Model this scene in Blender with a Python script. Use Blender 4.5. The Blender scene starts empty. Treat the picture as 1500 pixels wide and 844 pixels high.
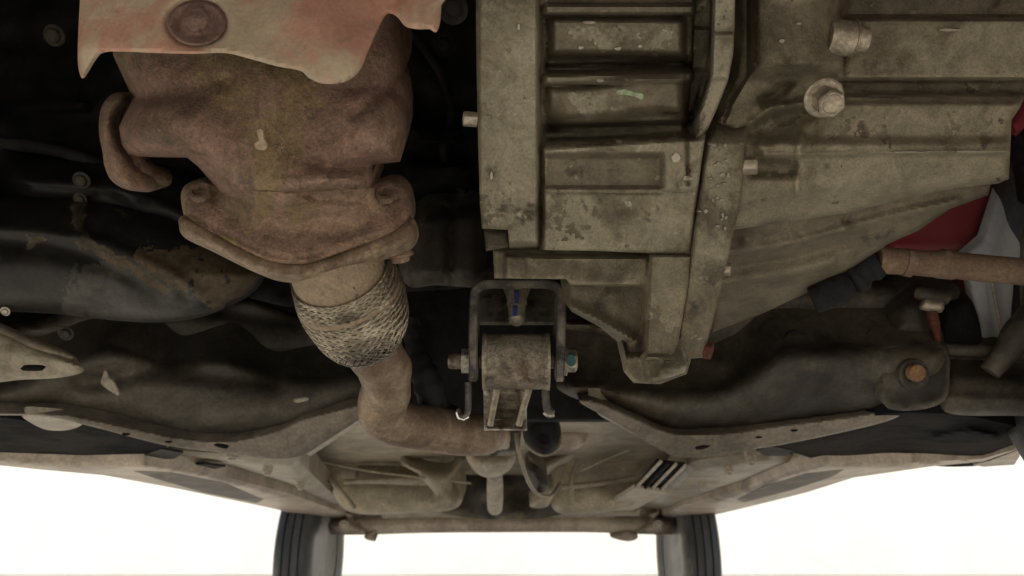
import bpy, bmesh, math, random
import numpy as np
from mathutils import Vector, Matrix, Quaternion
from mathutils.geometry import delaunay_2d_cdt

random.seed(7)
rng = np.random.default_rng(7)
S = bpy.context.scene
COL = S.collection

# ------------------------------------------------------------------ camera
CH = 0.9                       # camera height above the ground
PITCH = math.radians(19)
FPX = 1177.0                   # focal length in photograph pixels (1500 wide)
cam_d = bpy.data.cameras.new('camera')
cam = bpy.data.objects.new('camera', cam_d)
COL.objects.link(cam)
cam.location = (0, 0, CH)
cam.rotation_euler = (math.radians(90) + PITCH, 0, 0)
cam_d.sensor_width = 36
cam_d.lens = 36 * FPX / 1500
cam_d.clip_start = 0.02
cam_d.clip_end = 400
cam_d.dof.use_dof = True
cam_d.dof.focus_distance = 0.72
cam_d.dof.aperture_fstop = 10
S.camera = cam

# ------------------------------------------------------------------ daylight
world = bpy.data.worlds.new('World')
S.world = world
world.use_nodes = True
wn = world.node_tree.nodes
bg = wn['Background']
sky = wn.new('ShaderNodeTexSky')
sky.sky_type = 'NISHITA'
sky.sun_disc = False
SUN_EL, SUN_AZ = math.radians(60), math.radians(190)   # the sun stands behind the camera, before the car
sky.sun_elevation = SUN_EL
sky.sun_rotation = SUN_AZ
world.node_tree.links.new(sky.outputs[0], bg.inputs[0])
bg.inputs[1].default_value = 0.08
sun_d = bpy.data.lights.new('sun', 'SUN')
sun = bpy.data.objects.new('sun', sun_d)
COL.objects.link(sun)
sun_d.energy = 5.0
sun_d.angle = math.radians(0.5)
sun_d.color = (1.0, 0.91, 0.76)
sdir = Vector((math.sin(SUN_AZ) * math.cos(SUN_EL), math.cos(SUN_AZ) * math.cos(SUN_EL), math.sin(SUN_EL)))
sun.rotation_euler = sdir.to_track_quat('Z', 'Y').to_euler()
S.view_settings.view_transform = 'Standard'
S.view_settings.look = 'None'
S.view_settings.gamma = 1.0
S.view_settings.exposure = 0.3
S.cycles.max_bounces = 8
S.cycles.diffuse_bounces = 6

# ------------------------------------------------------------------ placing
CP, SP = math.cos(PITCH), math.sin(PITCH)
EYE = np.array([0, 0, CH])

def ray(px, py):
    dx = (np.asarray(px, float) - 750) / FPX
    dv = (422 - np.asarray(py, float)) / FPX
    return dx, CP - dv * SP, SP + dv * CP

def W(px, py, Y):
    """point of the place seen at a photograph pixel, Y metres ahead"""
    dx, dy, dz = ray(px, py)
    t = np.asarray(Y, float) / dy
    return np.stack([dx * t, dy * t, dz * t + CH], -1)

def YH(px, py, h):
    """distance ahead at which that line of sight meets the height h above the camera"""
    dx, dy, dz = ray(px, py)
    return np.asarray(h, float) * dy / np.maximum(dz, 0.02)

def V(px, py, Y):
    return Vector(W(px, py, Y))

def mpp(px, py, Y):
    """metres per photograph pixel there"""
    dx, dy, dz = ray(px, py)
    return Y / dy / FPX

# ------------------------------------------------------------------ objects
LOC = {}
def link(name, me, mat, parent=None, label=None, recentre=True, kind=None):
    n = len(me.vertices)
    co = np.empty(n * 3); me.vertices.foreach_get('co', co); co = co.reshape(-1, 3)
    c = (co.min(0) + co.max(0)) / 2 if recentre else np.zeros(3)
    co -= c
    me.vertices.foreach_set('co', co.ravel()); me.update()
    o = bpy.data.objects.new(name, me)
    COL.objects.link(o)
    if mat is not None:
        me.materials.append(mat)
    LOC[o] = Vector(c)
    if parent is not None:
        o.parent = parent
        o.location = Vector(c) - LOC[parent]
    else:
        o.location = Vector(c)
    if label: o['label'] = label
    if kind: o['kind'] = kind
    return o

def tag(o, label, cat=None, group=None, kind=None):
    o['label'] = label
    if cat: o['category'] = cat
    if group: o['group'] = group
    if kind: o['kind'] = kind

def finish(bm, name, mat, parent=None, label=None, smooth=35, kind=None, flat=False):
    bmesh.ops.recalc_face_normals(bm, faces=bm.faces[:])
    for f in bm.faces: f.smooth = not flat
    me = bpy.data.meshes.new(name)
    bm.to_mesh(me); bm.free()
    if not flat: me.set_sharp_from_angle(angle=math.radians(smooth))
    return link(name, me, mat, parent, label, kind=kind)

# ------------------------------------------------------------------ curves
def crom(P, closed=True, step=6.0):
    """Catmull-Rom through the points, resampled"""
    P = np.asarray(P, float); n = len(P); out = []
    rngs = range(n) if closed else range(n - 1)
    for i in rngs:
        p1, p2 = P[i], P[(i + 1) % n]
        p0 = P[i - 1] if (closed or i > 0) else p1
        p3 = P[(i + 2) % n] if (closed or i + 2 < n) else p2
        L = np.linalg.norm((p2 - p1)[:2]); k = max(1, int(math.ceil(L / step)))
        for j in range(k):
            t = j / k
            out.append(0.5 * ((2 * p1) + (-p0 + p2) * t + (2 * p0 - 5 * p1 + 4 * p2 - p3) * t * t + (-p0 + 3 * p1 - 3 * p2 + p3) * t ** 3))
    if not closed: out.append(P[-1])
    return np.array(out)

def lin(P, step=6.0):
    P = np.asarray(P, float); n = len(P); out = []
    for i in range(n):
        p1, p2 = P[i], P[(i + 1) % n]
        k = max(1, int(math.ceil(np.linalg.norm(p2 - p1) / step)))
        for j in range(k): out.append(p1 + (p2 - p1) * j / k)
    return np.array(out)

def rounded(P, r=10, step=5.0):
    """polygon with its corners rounded"""
    P = np.asarray(P, float); n = len(P); out = []
    for i in range(n):
        a, b, c = P[i - 1], P[i], P[(i + 1) % n]
        u = a - b; v = c - b
        ra = min(r, np.linalg.norm(u) * .45); rc = min(r, np.linalg.norm(v) * .45)
        s = b + u / np.linalg.norm(u) * ra; e = b + v / np.linalg.norm(v) * rc
        for t in (0, .33, .67, 1):
            out.append((1 - t) ** 2 * s + 2 * t * (1 - t) * b + t * t * e)
    return lin(out, step)

def inside(x, y, P):
    r = np.zeros(x.shape, bool); n = len(P); j = n - 1
    for i in range(n):
        xi, yi = P[i]; xj, yj = P[j]
        if yi != yj:
            c = ((yi > y) != (yj > y)) & (x < (xj - xi) * (y - yi) / (yj - yi) + xi)
            r ^= c
        j = i
    return r

def edist(x, y, P):
    d = np.full(x.shape, 1e9); n = len(P)
    for i in range(n):
        a = P[i]; b = P[(i + 1) % n]; v = b - a; L = v @ v
        if L < 1e-9: continue
        t = np.clip(((x - a[0]) * v[0] + (y - a[1]) * v[1]) / L, 0, 1)
        d = np.minimum(d, np.hypot(x - a[0] - t * v[0], y - a[1] - t * v[1]))
    return d

def ss(a, b, x):
    t = np.clip((x - a) / (b - a), 0, 1)
    return t * t * (3 - 2 * t)

def boxf(x, y, x0, x1, y0, y1, s=5):
    return ss(x0 - s, x0 + s, x) * (1 - ss(x1 - s, x1 + s, x)) * ss(y0 - s, y0 + s, y) * (1 - ss(y1 - s, y1 + s, y))

def bump(x, y, cx, cy, rx, ry):
    return np.exp(-(((x - cx) / rx) ** 2 + ((y - cy) / ry) ** 2))

def sline(x, y, pts, w):
    """soft ridge along a polyline, 1 on it"""
    d = np.full(np.shape(x), 1e9)
    for (ax, ay), (bx, by) in zip(pts[:-1], pts[1:]):
        vx, vy = bx - ax, by - ay
        t = np.clip(((x - ax) * vx + (y - ay) * vy) / (vx * vx + vy * vy), 0, 1)
        d = np.minimum(d, np.hypot(x - ax - t * vx, y - ay - t * vy))
    return np.exp(-(d / w) ** 2)

def polyf(x, y, P, s):
    """soft inside-ness of a polygon"""
    P = np.asarray(P, float)
    d = edist(x, y, P) * np.where(inside(x, y, P), 1, -1)
    return ss(-s, s, d)

def vnoise(x, y, seed=0, sc=30.0):
    """smooth value noise -1..1"""
    r = np.random.default_rng(seed).uniform(-1, 1, (64, 64))
    u = np.asarray(x) / sc + 200; v = np.asarray(y) / sc + 200
    i = np.floor(u).astype(int); j = np.floor(v).astype(int)
    fu = u - i; fv = v - j; fu = fu * fu * (3 - 2 * fu); fv = fv * fv * (3 - 2 * fv)
    g = lambda a, b: r[a % 64, b % 64]
    return (g(i, j) * (1 - fu) + g(i + 1, j) * fu) * (1 - fv) + (g(i, j + 1) * (1 - fu) + g(i + 1, j + 1) * fu) * fv

def relief(name, P, depth, mat, parent=None, label=None, sp=6.0, back=(0, .025, .03), edge=(.004, 6), holes=(), smooth_it=0, sharp=50, rough=0.0, stains=()):
    """A cast or pressed shell: its outline, its relief in depth, real thickness behind it.
    depth(x, y, d) gives the metres ahead; d is the distance in from the rim."""
    P = np.asarray(P, float)
    H = [np.asarray(h, float) for h in holes]
    x0, y0 = P.min(0); x1, y1 = P.max(0)
    gx, gy = np.meshgrid(np.arange(x0, x1, sp), np.arange(y0, y1, sp * .87))
    gx = gx + (np.arange(gx.shape[0])[:, None] % 2) * sp * .5
    gx = gx.ravel(); gy = gy.ravel()
    m = inside(gx, gy, P)
    gx, gy = gx[m], gy[m]
    dd = edist(gx, gy, P)
    keep = dd > sp * .55
    for h in H:
        keep &= ~inside(gx, gy, h) & (edist(gx, gy, h) > sp * .55)
    gx, gy = gx[keep], gy[keep]
    pts = [tuple(p) for p in P]; edges = [(i, (i + 1) % len(P)) for i in range(len(P))]
    for h in H:
        b = len(pts); pts += [tuple(p) for p in h]
        edges += [(b + i, b + (i + 1) % len(h)) for i in range(len(h))]
    pts += list(zip(gx, gy))
    r = delaunay_2d_cdt([Vector(p) for p in pts], edges, [], 2 if H else 1, 1e-4)
    v2 = np.array([tuple(v) for v in r[0]]); fs = [list(f) for f in r[2]]
    tri = []
    cen = np.array([v2[f].mean(0) for f in fs])
    ok = inside(cen[:, 0], cen[:, 1], P)
    for h in H: ok &= ~inside(cen[:, 0], cen[:, 1], h)
    tri = [f for f, k in zip(fs, ok) if k]
    x, y = v2[:, 0], v2[:, 1]
    d = edist(x, y, P)
    dh = d.copy()
    for h in H: dh = np.minimum(dh, edist(x, y, h))
    Y = depth(x, y, d)
    if rough: Y = Y + rough * (vnoise(x, y, 3, 26) * .6 + vnoise(x, y, 5, 9) * .4)
    if smooth_it:
        E = np.array([(f[i], f[(i + 1) % 3]) for f in tri for i in range(3)])
        E = np.concatenate([E, E[:, ::-1]])
        cnt = np.zeros(len(x)); np.add.at(cnt, E[:, 0], 1); cnt[cnt == 0] = 1
        for _ in range(smooth_it):
            s = np.zeros(len(x)); np.add.at(s, E[:, 0], Y[E[:, 1]])
            Y = np.where(d < 1e-3, Y, .4 * Y + .6 * s / cnt)
    if edge:
        Y = Y + edge[0] * (1 - np.sqrt(np.clip(1 - (1 - np.minimum(1, dh / edge[1])) ** 2, 0, 1)))
    p3 = W(x, y, Y)
    bm = bmesh.new()
    back = np.asarray(back, float)
    fv = [bm.verts.new(p) for p in p3]
    bv = [bm.verts.new(p + back) for p in p3]
    cnt = {}
    for f in tri:
        a, b, c = f
        n = np.cross(p3[b] - p3[a], p3[c] - p3[a])
        if n @ (EYE - p3[a]) < 0: f = [a, c, b]
        try:
            bm.faces.new([fv[i] for i in f]); bm.faces.new([bv[i] for i in reversed(f)])
        except ValueError:
            continue
        for i in range(3):
            e = (f[i], f[(i + 1) % 3])
            if (e[1], e[0]) in cnt: del cnt[(e[1], e[0])]
            else: cnt[e] = 1
    for a, b in cnt:
        try: bm.faces.new([fv[b], fv[a], bv[a], bv[b]])
        except ValueError: pass
    for v in [v for v in bm.verts if not v.link_faces]: bm.verts.remove(v)
    # stains: other soilings of the same skin, each with its own ragged outline
    o = None
    if stains:
        inv = {v: i for i, v in enumerate(fv)}
        F = [(f, [inv[v] for v in f.verts if v in inv]) for f in bm.faces]
        F = [q for q in F if len(q[1]) == 3]
        T3 = np.array([q[1] for q in F]); qx = x[T3].mean(1); qy = y[T3].mean(1)
        rag = .30 * vnoise(qx, qy, 91, 9) + .35 * vnoise(qx, qy, 92, 24) + .2 * vnoise(qx, qy, 93, 4)
        for si, (sm, fn) in enumerate(stains):
            for k in np.nonzero(fn(qx, qy) + rag > .5)[0]: F[k][0].material_index = si + 1
    o = finish(bm, name, mat, parent, label, sharp)
    for sm, fn in stains: o.data.materials.append(sm)
    return o

def ring_frame(pts):
    pts = np.asarray(pts, float); n = len(pts)
    T = np.gradient(pts, axis=0); T /= np.linalg.norm(T, axis=1)[:, None]
    u = np.cross(T[0], [0, 0, 1.0])
    if np.linalg.norm(u) < .1: u = np.cross(T[0], [0, 1.0, 0])
    u /= np.linalg.norm(u); U = [u]
    for i in range(1, n):
        u = U[-1] - T[i] * (U[-1] @ T[i]); u /= np.linalg.norm(u); U.append(u)
    U = np.array(U); return T, U, np.cross(T, U)

def sweep_bm(bm, pts, rad, n=16, cap=True, bumpf=None):
    pts = np.asarray(pts, float)
    rad = np.broadcast_to(np.asarray(rad, float), (len(pts),))
    T, U, B = ring_frame(pts)
    rings = []
    for i, p in enumerate(pts):
        R = []
        for k in range(n):
            a = 2 * math.pi * k / n
            r = rad[i] * (1 + (bumpf(i, a) if bumpf else 0))
            R.append(bm.verts.new(p + r * (U[i] * math.cos(a) + B[i] * math.sin(a))))
        rings.append(R)
    for A, C in zip(rings[:-1], rings[1:]):
        for k in range(n):
            bm.faces.new([A[k], A[(k + 1) % n], C[(k + 1) % n], C[k]])
    if cap:
        bm.faces.new(rings[0][::-1]); bm.faces.new(rings[-1])

def tube(name, ctrl, mat, parent=None, label=None, n=20, step=8, cap=True, bumpf=None, px=True, kind=None):
    """ctrl rows: px, py, Y, radius in pixels; a swept pipe"""
    C = crom(np.asarray(ctrl, float), closed=False, step=step)
    p = W(C[:, 0], C[:, 1], C[:, 2])
    r = C[:, 3] * mpp(C[:, 0], C[:, 1], C[:, 2]) if px else C[:, 3]
    bm = bmesh.new(); sweep_bm(bm, p, r, n, cap, bumpf)
    return finish(bm, name, mat, parent, label, 50, kind)

def wtube(name, pts, r, mat, parent=None, label=None, n=14):
    bm = bmesh.new(); sweep_bm(bm, pts, r, n); return finish(bm, name, mat, parent, label, 50)

def lathe(name, base, axis, prof, mat, parent=None, label=None, n=28, hexes=0):
    """prof: (along, radius, sides) rings along the axis from base"""
    ax = Vector(axis).normalized(); q = ax.to_track_quat('Z', 'Y')
    bm = bmesh.new(); rings = []
    for s, r, h in prof:
        R = []
        for k in range(n):
            a = 2 * math.pi * k / n
            rr = r
            if h: rr = r * math.cos(math.pi / h) / math.cos((a + .26) % (2 * math.pi / h) - math.pi / h)
            R.append(bm.verts.new(Vector(base) + q @ Vector((rr * math.cos(a), rr * math.sin(a), s))))
        rings.append(R)
    for A, C in zip(rings[:-1], rings[1:]):
        for k in range(n): bm.faces.new([A[k], A[(k + 1) % n], C[(k + 1) % n], C[k]])
    bm.faces.new(rings[0][::-1]); bm.faces.new(rings[-1])
    return finish(bm, name, mat, parent, label, 28)

def bolt(px, py, Y, r, mat, parent, axis=(0, -.75, -.66), label=None, washer=True, h=.7, name='bolt', dim=True):
    """flanged hexagon bolt; r in pixels, the head standing out along axis"""
    m = mpp(px, py, Y) * r
    pr = [(-m * .6, m * 1.0, 0)]
    if washer: pr += [(0, m * 1.45, 0), (m * .16, m * 1.45, 0), (m * .26, m * 1.3, 0)]
    pr += [(m * .27, m * 1.04, 6), (m * h, m * 1.04, 6), (m * (h + .14), m * .90, 6), (m * (h + .16), m * .74, 0)]
    if dim: pr += [(m * (h + .06), m * .62, 0)]
    return lathe(name, V(px, py, Y), axis, pr, mat, parent, label, n=30)

def box(name, c, s, mat, parent=None, label=None, bev=.004, rot=None, kind=None):
    bm = bmesh.new(); bmesh.ops.create_cube(bm, size=1)
    bmesh.ops.scale(bm, vec=s, verts=bm.verts)
    if bev: bmesh.ops.bevel(bm, geom=bm.edges[:] , offset=bev, segments=2, affect='EDGES', profile=.6)
    M = Matrix.Translation(c)
    if rot: M = M @ rot
    bmesh.ops.transform(bm, matrix=M, verts=bm.verts)
    return finish(bm, name, mat, parent, label, 40, kind)

# ------------------------------------------------------------------ materials
def mat(name, a, b, c=None, dust=.5, scale=25, rough=.8, metal=0.0, bumpk=.35, fine=320, seed=0.0, spots=None, spotk=.62, spot_scale=60, stretch=(1, 1, 1), thr=.5, grain=.22, wear=None, weark=.6, spec=.35, pale=None, mottle=.28):
    m = bpy.data.materials.new(name); m.use_nodes = True
    N = m.node_tree.nodes; L = m.node_tree.links
    bs = N['Principled BSDF']
    tc = N.new('ShaderNodeTexCoord'); mp = N.new('ShaderNodeMapping')
    mp.inputs['Location'].default_value = (seed, seed * 1.7, seed * .6)
    mp.inputs['Scale'].default_value = stretch
    L.new(tc.outputs['Object'], mp.inputs['Vector'])
    def noise(s, det=6, ro=.6, dist=0):
        n = N.new('ShaderNodeTexNoise'); n.inputs['Scale'].default_value = s
        n.inputs['Detail'].default_value = det; n.inputs['Roughness'].default_value = ro
        n.inputs['Distortion'].default_value = dist
        L.new(mp.outputs[0], n.inputs['Vector']); return n.outputs['Fac']
    def rampf(src, lo, hi):
        r = N.new('ShaderNodeMapRange'); r.interpolation_type = 'SMOOTHSTEP'
        r.inputs['From Min'].default_value = lo; r.inputs['From Max'].default_value = hi
        L.new(src, r.inputs['Value']); return r.outputs['Result']
    def mix(f, A, B, mode='MIX'):
        x = N.new('ShaderNodeMix'); x.data_type = 'RGBA'; x.blend_type = mode
        if isinstance(f, float): x.inputs[0].default_value = f
        else: L.new(f, x.inputs[0])
        for i, q in ((6, A), (7, B)):
            if isinstance(q, tuple): x.inputs[i].default_value = (*q, 1)
            else: L.new(q, x.inputs[i])
        return x.outputs[2]
    n1 = noise(scale, 7, .65, .3)
    col = mix(rampf(n1, .41, .59), a, b)
    if c:
        n2 = noise(scale * .35, 8, .7, .6)
        k = N.new('ShaderNodeMath'); k.operation = 'MULTIPLY'; k.inputs[1].default_value = dust
        L.new(rampf(n2, thr - .05, thr + .06), k.inputs[0])
        col = mix(k.outputs[0], col, c)
    if spots:
        n4 = noise(spot_scale, 4, .6, .2)
        col = mix(rampf(n4, spotk - .06, spotk + .10), col, spots)
    if pale:
        n5 = noise(spot_scale * 1.7, 3, .6, .1)
        col = mix(rampf(n5, .66, .74), col, pale)
    if wear:
        ge = N.new('ShaderNodeNewGeometry')
        pw = rampf(ge.outputs['Pointiness'], .515, .60)
        k = N.new('ShaderNodeMath'); k.operation = 'MULTIPLY'
        w2 = N.new('ShaderNodeMath'); w2.operation = 'MULTIPLY'; w2.inputs[1].default_value = weark
        L.new(rampf(noise(scale * 1.3, 5, .6), .38, .6), w2.inputs[0])
        L.new(pw, k.inputs[0]); L.new(w2.outputs[0], k.inputs[1])
        col = mix(k.outputs[0], col, wear)
    nf = noise(fine, 3, .7)
    g = N.new('ShaderNodeMapRange'); g.inputs['From Min'].default_value = .3; g.inputs['From Max'].default_value = .7
    g.inputs['To Min'].default_value = 1 - grain; g.inputs['To Max'].default_value = 1 + grain
    L.new(nf, g.inputs['Value'])
    mul = N.new('ShaderNodeVectorMath'); mul.operation = 'SCALE'
    L.new(col, mul.inputs[0]); L.new(g.outputs[0], mul.inputs['Scale'])
    g2 = N.new('ShaderNodeMapRange'); g2.inputs['From Min'].default_value = .32; g2.inputs['From Max'].default_value = .68
    g2.inputs['To Min'].default_value = 1 - mottle; g2.inputs['To Max'].default_value = 1 + mottle
    L.new(noise(scale * 2.6, 9, .75, .8), g2.inputs['Value'])
    mu2 = N.new('ShaderNodeVectorMath'); mu2.operation = 'SCALE'
    L.new(mul.outputs[0], mu2.inputs[0]); L.new(g2.outputs[0], mu2.inputs['Scale'])
    L.new(mu2.outputs[0], bs.inputs['Base Color'])
    rr = N.new('ShaderNodeMapRange'); rr.inputs['To Min'].default_value = max(.05, rough - .15); rr.inputs['To Max'].default_value = min(1, rough + .12)
    L.new(n1, rr.inputs['Value']); L.new(rr.outputs[0], bs.inputs['Roughness'])
    bs.inputs['Metallic'].default_value = metal
    bs.inputs['Specular IOR Level'].default_value = spec
    if bumpk:
        ad = N.new('ShaderNodeMath'); ad.operation = 'ADD'
        m2 = N.new('ShaderNodeMath'); m2.operation = 'MULTIPLY'; m2.inputs[1].default_value = .6
        L.new(n1, m2.inputs[0]); L.new(m2.outputs[0], ad.inputs[0]); L.new(nf, ad.inputs[1])
        bp = N.new('ShaderNodeBump'); bp.inputs['Strength'].default_value = bumpk; bp.inputs['Distance'].default_value = .002
        L.new(ad.outputs[0], bp.inputs['Height']); L.new(bp.outputs[0], bs.inputs['Normal'])
    return m

M = {}
M['alu'] = mat('dirty_cast_aluminium', (0.198, 0.176, 0.120), (0.101, 0.087, 0.058), (0.275, 0.252, 0.183), .8, 13, .62, .15, .6, 420, 1.0, (0.048, 0.041, 0.027), .66, 38, wear=(0.348, 0.322, 0.245), pale=(0.368, 0.342, 0.262), weark=.8, mottle=0.34)
M['alu2'] = mat('oily_cast_aluminium', (0.183, 0.160, 0.109), (0.097, 0.083, 0.055), (0.246, 0.220, 0.157), .75, 11, .62, .15, .65, 420, 4.0, (0.048, 0.039, 0.028), .66, 30, wear=(0.319, 0.288, 0.196), weark=.8, mottle=0.36)
M['alu_dark'] = mat('oil_darkened_aluminium', (0.071, 0.061, 0.045), (0.041, 0.035, 0.026), (0.102, 0.089, 0.066), .5, 20, .7, .1, .5, 400, 2.0)
M['rust'] = mat('rusty_cast_iron', (0.178, 0.128, 0.091), (0.115, 0.083, 0.061), (0.226, 0.140, 0.107), .75, 24, .8, .0, .9, 380, 3.0, (0.159, 0.119, 0.063), .60, 13, grain=0.3, mottle=0.45)
M['rust2'] = mat('rusty_flange_iron', (0.209, 0.151, 0.105), (0.134, 0.100, 0.069), (0.278, 0.180, 0.133), .65, 24, .86, .0, .9, 380, 5.0, (0.213, 0.173, 0.078), .60, 18, wear=(0.275, 0.180, 0.108), mottle=0.42, grain=0.3)
M['shield'] = mat('tan_heat_shield', (0.491, 0.416, 0.295), (0.418, 0.344, 0.247), (0.480, 0.250, 0.184), .9, 12, .7, .15, .3, 260, 6.0, (0.251, 0.200, 0.137), .70, 55, thr=0.505, grain=.10, mottle=0.1)
M['dimple'] = mat('rusted_shield_dimple', (.21, .135, .11), (.15, .095, .08), None, 0, 40, .8, 0, .6, 300, 2.0)
M['pipe'] = mat('brown_exhaust_pipe', (0.282, 0.209, 0.142), (0.196, 0.144, 0.100), (0.139, 0.095, 0.065), .8, 34, .55, .3, .4, 300, 8.0, (0.345, 0.265, 0.173), .66, 40, wear=(0.415, 0.330, 0.221), spec=.5)
M['collar'] = mat('sooted_collar_steel', (0.260, 0.200, 0.140), (0.190, 0.145, 0.100), (0.310, 0.240, 0.165), .6, 20, .7, .2, .5, 300, 2.6, (0.070, 0.052, 0.038), .66, 150)
M['braid'] = mat('steel_wire_braid', (.40, .355, .28), (.26, .225, .17), None, 0, 60, .36, .8, .1, 500, 9.0, grain=.25)
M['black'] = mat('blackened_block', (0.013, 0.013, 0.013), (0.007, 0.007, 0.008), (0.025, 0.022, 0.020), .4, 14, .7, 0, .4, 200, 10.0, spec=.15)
M['sump'] = mat('black_sump_steel', (.014, .0145, .015), (.009, .009, .0095), (.028, .026, .022), .6, 9, .45, .0, .2, 150, 11.3, spec=.3)
M['sump_dirt'] = mat('brown_dirt_on_sump', (.075, .060, .038), (.040, .033, .023), (.105, .08, .05), .6, 16, .7, .0, .4, 150, 11.6, mottle=.45, spec=.25)
M['sump_grime'] = mat('grey_grime_on_sump', (.042, .041, .036), (.026, .026, .024), (.06, .056, .045), .6, 16, .5, .0, .3, 150, 11.8, mottle=.4, spec=.3)
M['frame'] = mat('dusty_black_steel', (0.050, 0.045, 0.034), (0.026, 0.022, 0.018), (0.099, 0.084, 0.059), .75, 8, .6, .0, .35, 240, 12.0, (0.084, 0.059, 0.038), .68, 24, wear=(0.168, 0.147, 0.106), thr=.49, spec=.45, mottle=0.5)
M['frame_mid'] = mat('greyish dusty steel', (0.057, 0.051, 0.041), (0.033, 0.029, 0.023), (0.082, 0.071, 0.054), .7, 9, .6, .0, .35, 240, 12.6, (0.055, 0.040, 0.026), .68, 24, mottle=.4)
M['frame_dust'] = mat('thick_dust_on_steel', (0.255, 0.222, 0.164), (0.176, 0.153, 0.112), (0.329, 0.289, 0.217), .5, 12, .5, .0, .25, 240, 13.0, spec=.5)
M['lip'] = mat('dusty_pressed_lip', (0.329, 0.281, 0.212), (0.240, 0.205, 0.153), None, 0, 20, .5, 0, .25, 240, 14.0, spec=.6)
M['lip_dark'] = mat('dusty_pressed_flange', (.150, .128, .100), (.105, .09, .07), (.20, .172, .136), .7, 12, .55, 0, .3, 240, 14.5, spec=.5, mottle=.35)
M['ochre'] = mat('ochre_rust_bloom', (.205, .148, .082), (.15, .108, .066), (.235, .17, .095), .6, 26, .85, 0, .8, 380, 3.3, mottle=.4, grain=.3)
M['pink'] = mat('pink_rust_bloom', (0.237, 0.153, 0.116), (0.168, 0.117, 0.088), (0.261, 0.178, 0.134), .6, 26, .85, 0, .8, 380, 3.6, mottle=.4, grain=.3)
M['alu3'] = mat('oily_shaded_aluminium', (0.130, 0.111, 0.076), (0.074, 0.062, 0.042), (0.173, 0.150, 0.105), .7, 11, .58, .15, .6, 420, 4.7, (0.039, 0.032, 0.023), .64, 30, wear=(0.242, 0.218, 0.152), weark=.7, mottle=.36)  # oil stain tone; also paints shade into the housing underside
M['floor_pan'] = mat('dusty_underbody_paint', (0.319, 0.275, 0.199), (0.228, 0.197, 0.144), (0.424, 0.371, 0.273), .6, 6, .5, 0, .2, 160, 15.0, spec=0.3)
M['bracket'] = mat('black_mount_bracket', (0.064, 0.061, 0.059), (0.037, 0.036, 0.036), (0.128, 0.114, 0.093), .5, 30, .5, .3, .4, 320, 16.0, wear=(0.255, 0.232, 0.196), weark=.9)
M['bush'] = mat('worn_bush_sleeve', (0.213, 0.185, 0.138), (0.119, 0.104, 0.079), (0.325, 0.294, 0.231), .6, 55, .55, .35, .7, 400, 17.0, (0.112, 0.075, 0.050), .62, 40, wear=(0.500, 0.463, 0.388), weark=.9, mottle=0.55)
M['zinc'] = mat('dull_zinc_plating', (.45, .42, .36), (.30, .275, .23), None, 0, 60, .35, .75, .2, 300, 18.0)
M['zinc_dirty'] = mat('dirty_zinc_plating', (0.405, 0.358, 0.277), (0.257, 0.223, 0.169), None, 0, 60, .5, .5, .3, 300, 19.0)
M['chrome'] = mat('bright_metal', (.75, .74, .72), (.6, .59, .57), None, 0, 60, .15, 1.0, .1, 300, 19.5, mottle=0.05)
M['blue'] = mat('blue_paint_mark', (0.029, 0.043, 0.158), (0.048, 0.065, 0.192), None, 0, 60, .5, 0, .1, 300, 20.0, mottle=0.05)
M['cyan'] = mat('cyan_paint_mark', (0.038, 0.134, 0.151), (0.061, 0.127, 0.127), None, 0, 90, .5, 0, .1, 300, 21.0, mottle=0.1)
M['chalk'] = mat('pale_green_chalk', (.28, .36, .22), (.22, .24, .16), None, 0, 160, .8, 0, .3, 300, 22.0)
M['flake'] = mat('pale_flaked_scale', (.46, .37, .27), (.38, .29, .2), None, 0, 120, .8, 0, .3, 300, 22.5)
M['rubber'] = mat('black_rubber', (.020, .020, .021), (.014, .014, .015), (.045, .042, .038), .5, 14, .65, 0, .2, 200, 23.0, spec=0.12)
M['tyre'] = mat('dusty_tyre_rubber', (0.071, 0.075, 0.080), (0.045, 0.047, 0.050), (0.150, 0.146, 0.135), .8, 9, .45, 0, .3, 200, 24.0, stretch=(2.250, 0.450, 0.450), spec=0.3, mottle=0.15)
M['shaft'] = mat('rusty_drive_shaft', (.30, .215, .14), (.20, .14, .092), (.12, .078, .055), .7, 26, .75, .1, .4, 300, 25.0)
M['red'] = mat('red_body_paint', (0.320, 0.030, 0.049), (0.267, 0.023, 0.037), (0.231, 0.086, 0.086), .4, 5, .38, 0, .05, 200, 26.0, grain=.05, mottle=0.05)
M['grey'] = mat('pale_grey_sheet', (0.529, 0.540, 0.575), (0.414, 0.425, 0.460), (0.598, 0.609, 0.621), .5, 9, .5, .1, .08, 200, 27.0, grain=.06, mottle=0.05)
M['redrust'] = mat('red_rust_thread', (0.096, 0.029, 0.018), (0.051, 0.022, 0.016), None, 0, 40, .8, 0, .5, 300, 28.0)
M['orange'] = mat('orange_rusted_end', (0.252, 0.144, 0.072), (0.204, 0.108, 0.054), None, 0, 60, .8, 0, .4, 300, 29.0)
M['sill'] = mat('mauve_brown_sill', (0.361, 0.295, 0.232), (0.251, 0.206, 0.165), (0.481, 0.416, 0.325), .5, 9, .48, 0, .15, 200, 30.0, spec=.6)
M['tray'] = mat('black_plastic_tray', (0.019, 0.019, 0.021), (0.012, 0.012, 0.014), (0.044, 0.040, 0.035), .5, 8, .9, 0, .2, 200, 31.0, spec=0.02)
M['concrete'] = mat('pale_concrete', (.50, .475, .43), (.42, .40, .36), (.54, .52, .47), .5, .8, .9, 0, .2, 40, 32.0, grain=.1, mottle=0.05)
M['wall'] = mat('white_render', (.80, .79, .76), (.76, .75, .72), None, 0, .6, .9, 0, .1, 30, 33.0, grain=.03, mottle=0.02)
M['plinth'] = mat('grey_stripe_paint', (.40, .40, .39), (.46, .46, .45), None, 0, .3, .9, 0, 0, 30, 34.0, grain=.02, mottle=.05)
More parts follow.
